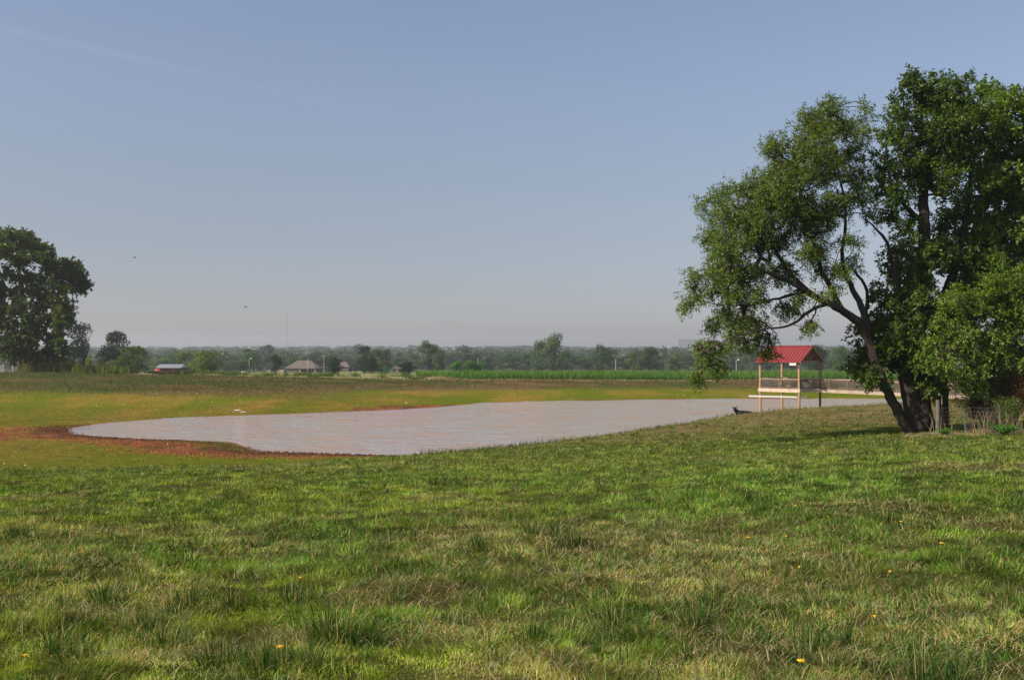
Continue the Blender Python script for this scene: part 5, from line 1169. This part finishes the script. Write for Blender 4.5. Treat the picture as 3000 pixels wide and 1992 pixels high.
shrub('leafy_plant', 'small green plant at the meadow edge below the wooden post', 'plant', 2768, 1275, 42.3, .6, .35, 900, .06, (.06, .16, .022), (.10, .20, .03), 6, 6)
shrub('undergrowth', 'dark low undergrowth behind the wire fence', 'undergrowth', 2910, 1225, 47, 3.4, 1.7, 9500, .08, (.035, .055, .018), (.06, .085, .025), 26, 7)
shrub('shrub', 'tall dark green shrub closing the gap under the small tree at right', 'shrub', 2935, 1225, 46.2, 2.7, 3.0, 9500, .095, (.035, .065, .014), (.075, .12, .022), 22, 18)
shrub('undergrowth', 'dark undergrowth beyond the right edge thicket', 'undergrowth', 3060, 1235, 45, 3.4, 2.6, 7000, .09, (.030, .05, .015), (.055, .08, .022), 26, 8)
shrub('bare_bush', 'leafless grey twigs of a dead branch bush behind the leaning trunk', 'bush', 2770, 1235, 48.5, 1.0, 1.0, 500, .05, (.07, .09, .03), (.10, .08, .04), 26, 9)
for i, (px, py, d, n, h, lab) in enumerate(((2925, 1272, 41.2, 17, 1.0, 'thick clump of bleached dry stalks at the right edge'), (2775, 1268, 43.6, 6, .85, 'few reddish dry stalks beside the thick wooden post'), (2713, 1272, 44.8, 3, 1.0, 'three bare canes at the foot of the ivy-clad tree'), (2868, 1270, 42.8, 5, .95, 'reddish dry stalks right of the rusty stake'), (2990, 1270, 41.0, 13, 1.3, 'tall dry stalks cut by the right border'))):
    r = random.Random(60 + i); p = W(px, py, d); g = gz(p[0], d); b = MB(); wd = .16 * n ** .5
    for k in range(n):
        x, y = r.gauss(0, wd), r.gauss(0, wd * .6); a = r.uniform(0, 6.28); l = h * r.uniform(.5, 1.1); ln = r.uniform(.05, .55)
        b.tube([(x, y, -.03), (x + ln * .4 * l * math.cos(a), y + ln * .2 * l * math.sin(a), l * .6), (x + ln * l * math.cos(a), y + ln * .5 * l * math.sin(a), l)], [.010, .008, .004], 5)
    o = b.build('dry_stalks', M_dry); o.location = (p[0], d, g); tag(o, lab, 'dry stalks'); o['kind'] = 'stuff'
# dead cut branches and litter on the ground
r = random.Random(31); b = MB()
for k in range(170):
    px = r.uniform(2640, 3010); d = r.uniform(41.3, 44.5) if px > 2750 else r.uniform(43, 45); x = W(px, 1000, d)[0]; a = r.gauss(0, .5); l = r.uniform(.25, 1.1); z = gz(x, d) + r.uniform(.02, .12)
    b.tube([(x, d, z), (x + l * .5 * math.cos(a), d + l * .5 * math.sin(a), z + r.uniform(0, .1)), (x + l * math.cos(a), d + l * math.sin(a), gz(x + l * math.cos(a), d + l * math.sin(a)) + r.uniform(.0, .1))], [.011, .009, .004], 5)
o = b.build('dead_twigs', M_dry); tag(o, 'pale dead twigs and litter strewn along the fence line', 'twigs', kind='stuff')
# small weeds stalks sticking out of the pond edge
# yellow flowers
for i, (px, py, s_) in enumerate(((2341, 1973, 1.5), (2756, 1629, 1.6), (2637, 1567, 1.3), (2328, 1512, 1.1), (2189, 1591, 1.5), (2301, 1589, 1.1), (2424, 1553, 1.0), (2041, 1605, .9), (1532, 1669, 1.0), (2605, 1725, .9), (2339, 1695, .9), (815, 1955, 1.6), (877, 1706, 1.0), (70, 1963, 1.0), (2559, 1850, .8))):
    rk_ = sum(q_ < px for q_ in (2341, 2756, 2637, 2328, 2189, 2301, 2424, 2041, 1532, 2605, 2339, 815, 877, 70, 2559))
    p = at_pixel(px, py); g = gz(p[0], p[1]); r = random.Random(i)
    o = empty('yellow_flower', (p[0], p[1], g), 'small yellow flower in the near meadow, %s from the left' % ordn[rk_], 'flower', 'yellow flowers in the meadow'); hh = .075 + .01 * s_
    b = MB(); b.tube([(0, 0, 0), (.01, 0, hh)], .003, 5); b.build('stem', M_stem, o)
    b = MB()
    for k in range(12):
        a = k * .524; rr = .016 * s_; b.add([(.01, 0, hh), (.01 + rr * math.cos(a - .22), rr * math.sin(a - .22), hh + .006), (.01 + rr * 1.15 * math.cos(a), rr * 1.15 * math.sin(a), hh + .009), (.01 + rr * math.cos(a + .22), rr * math.sin(a + .22), hh + .006)], [(0, 1, 2, 3)])
    b.tube([(.01, 0, hh - .004), (.01, 0, hh + .012)], [.008 * s_, .010 * s_], 8); b.build('petals', M_yellow, o)
# birds in the air
for i, (px, py, d, s_) in enumerate(((395, 755, 75, 1.0), (720, 900, 70, 1.0), (752, 974, 90, .9), (610, 899, 120, .8))):
    p = W(px, py, d)
    o = empty('bird', p, ('small dark bird high in the sky right of the huge left tree', 'small dark bird higher over the yard lamp post', 'small dark bird lower over the yard lamp post', 'faint tiny bird left of the higher one over the lamp post')[i], 'bird', rz=i)
    V_ = [(0, 0, 0), (.07, 0, 0), (.12, 0, .01), (-.08, 0, 0), (-.14, 0, 0)]; me = bpy.data.meshes.new('body'); me.from_pydata(V_, [(0, 1), (1, 2), (0, 3), (3, 4)], []); bo = link('body', me, M_hide, o)
    bo.modifiers.new('s', 'SKIN')
    for k, r_ in enumerate((.03, .024, .014, .018, .02)): me.skin_vertices[0].data[k].radius = (r_, r_)
    bo.modifiers.new('u', 'SUBSURF').render_levels = 1
    for sd_ in (-1, 1):
        b = MB(); b.add([(.04, 0, .0), (-.04, 0, .0), (-.05, sd_ * .10, .05), (-.02, sd_ * .19, .03), (.03, sd_ * .10, .055), (.0, sd_ * .05, .012)], [(0, 5, 4), (5, 1, 2), (5, 2, 4), (4, 2, 3)]); b.build('wing', M_hide, o)
    o.scale = (s_,) * 3
S.view_layers[0].update()
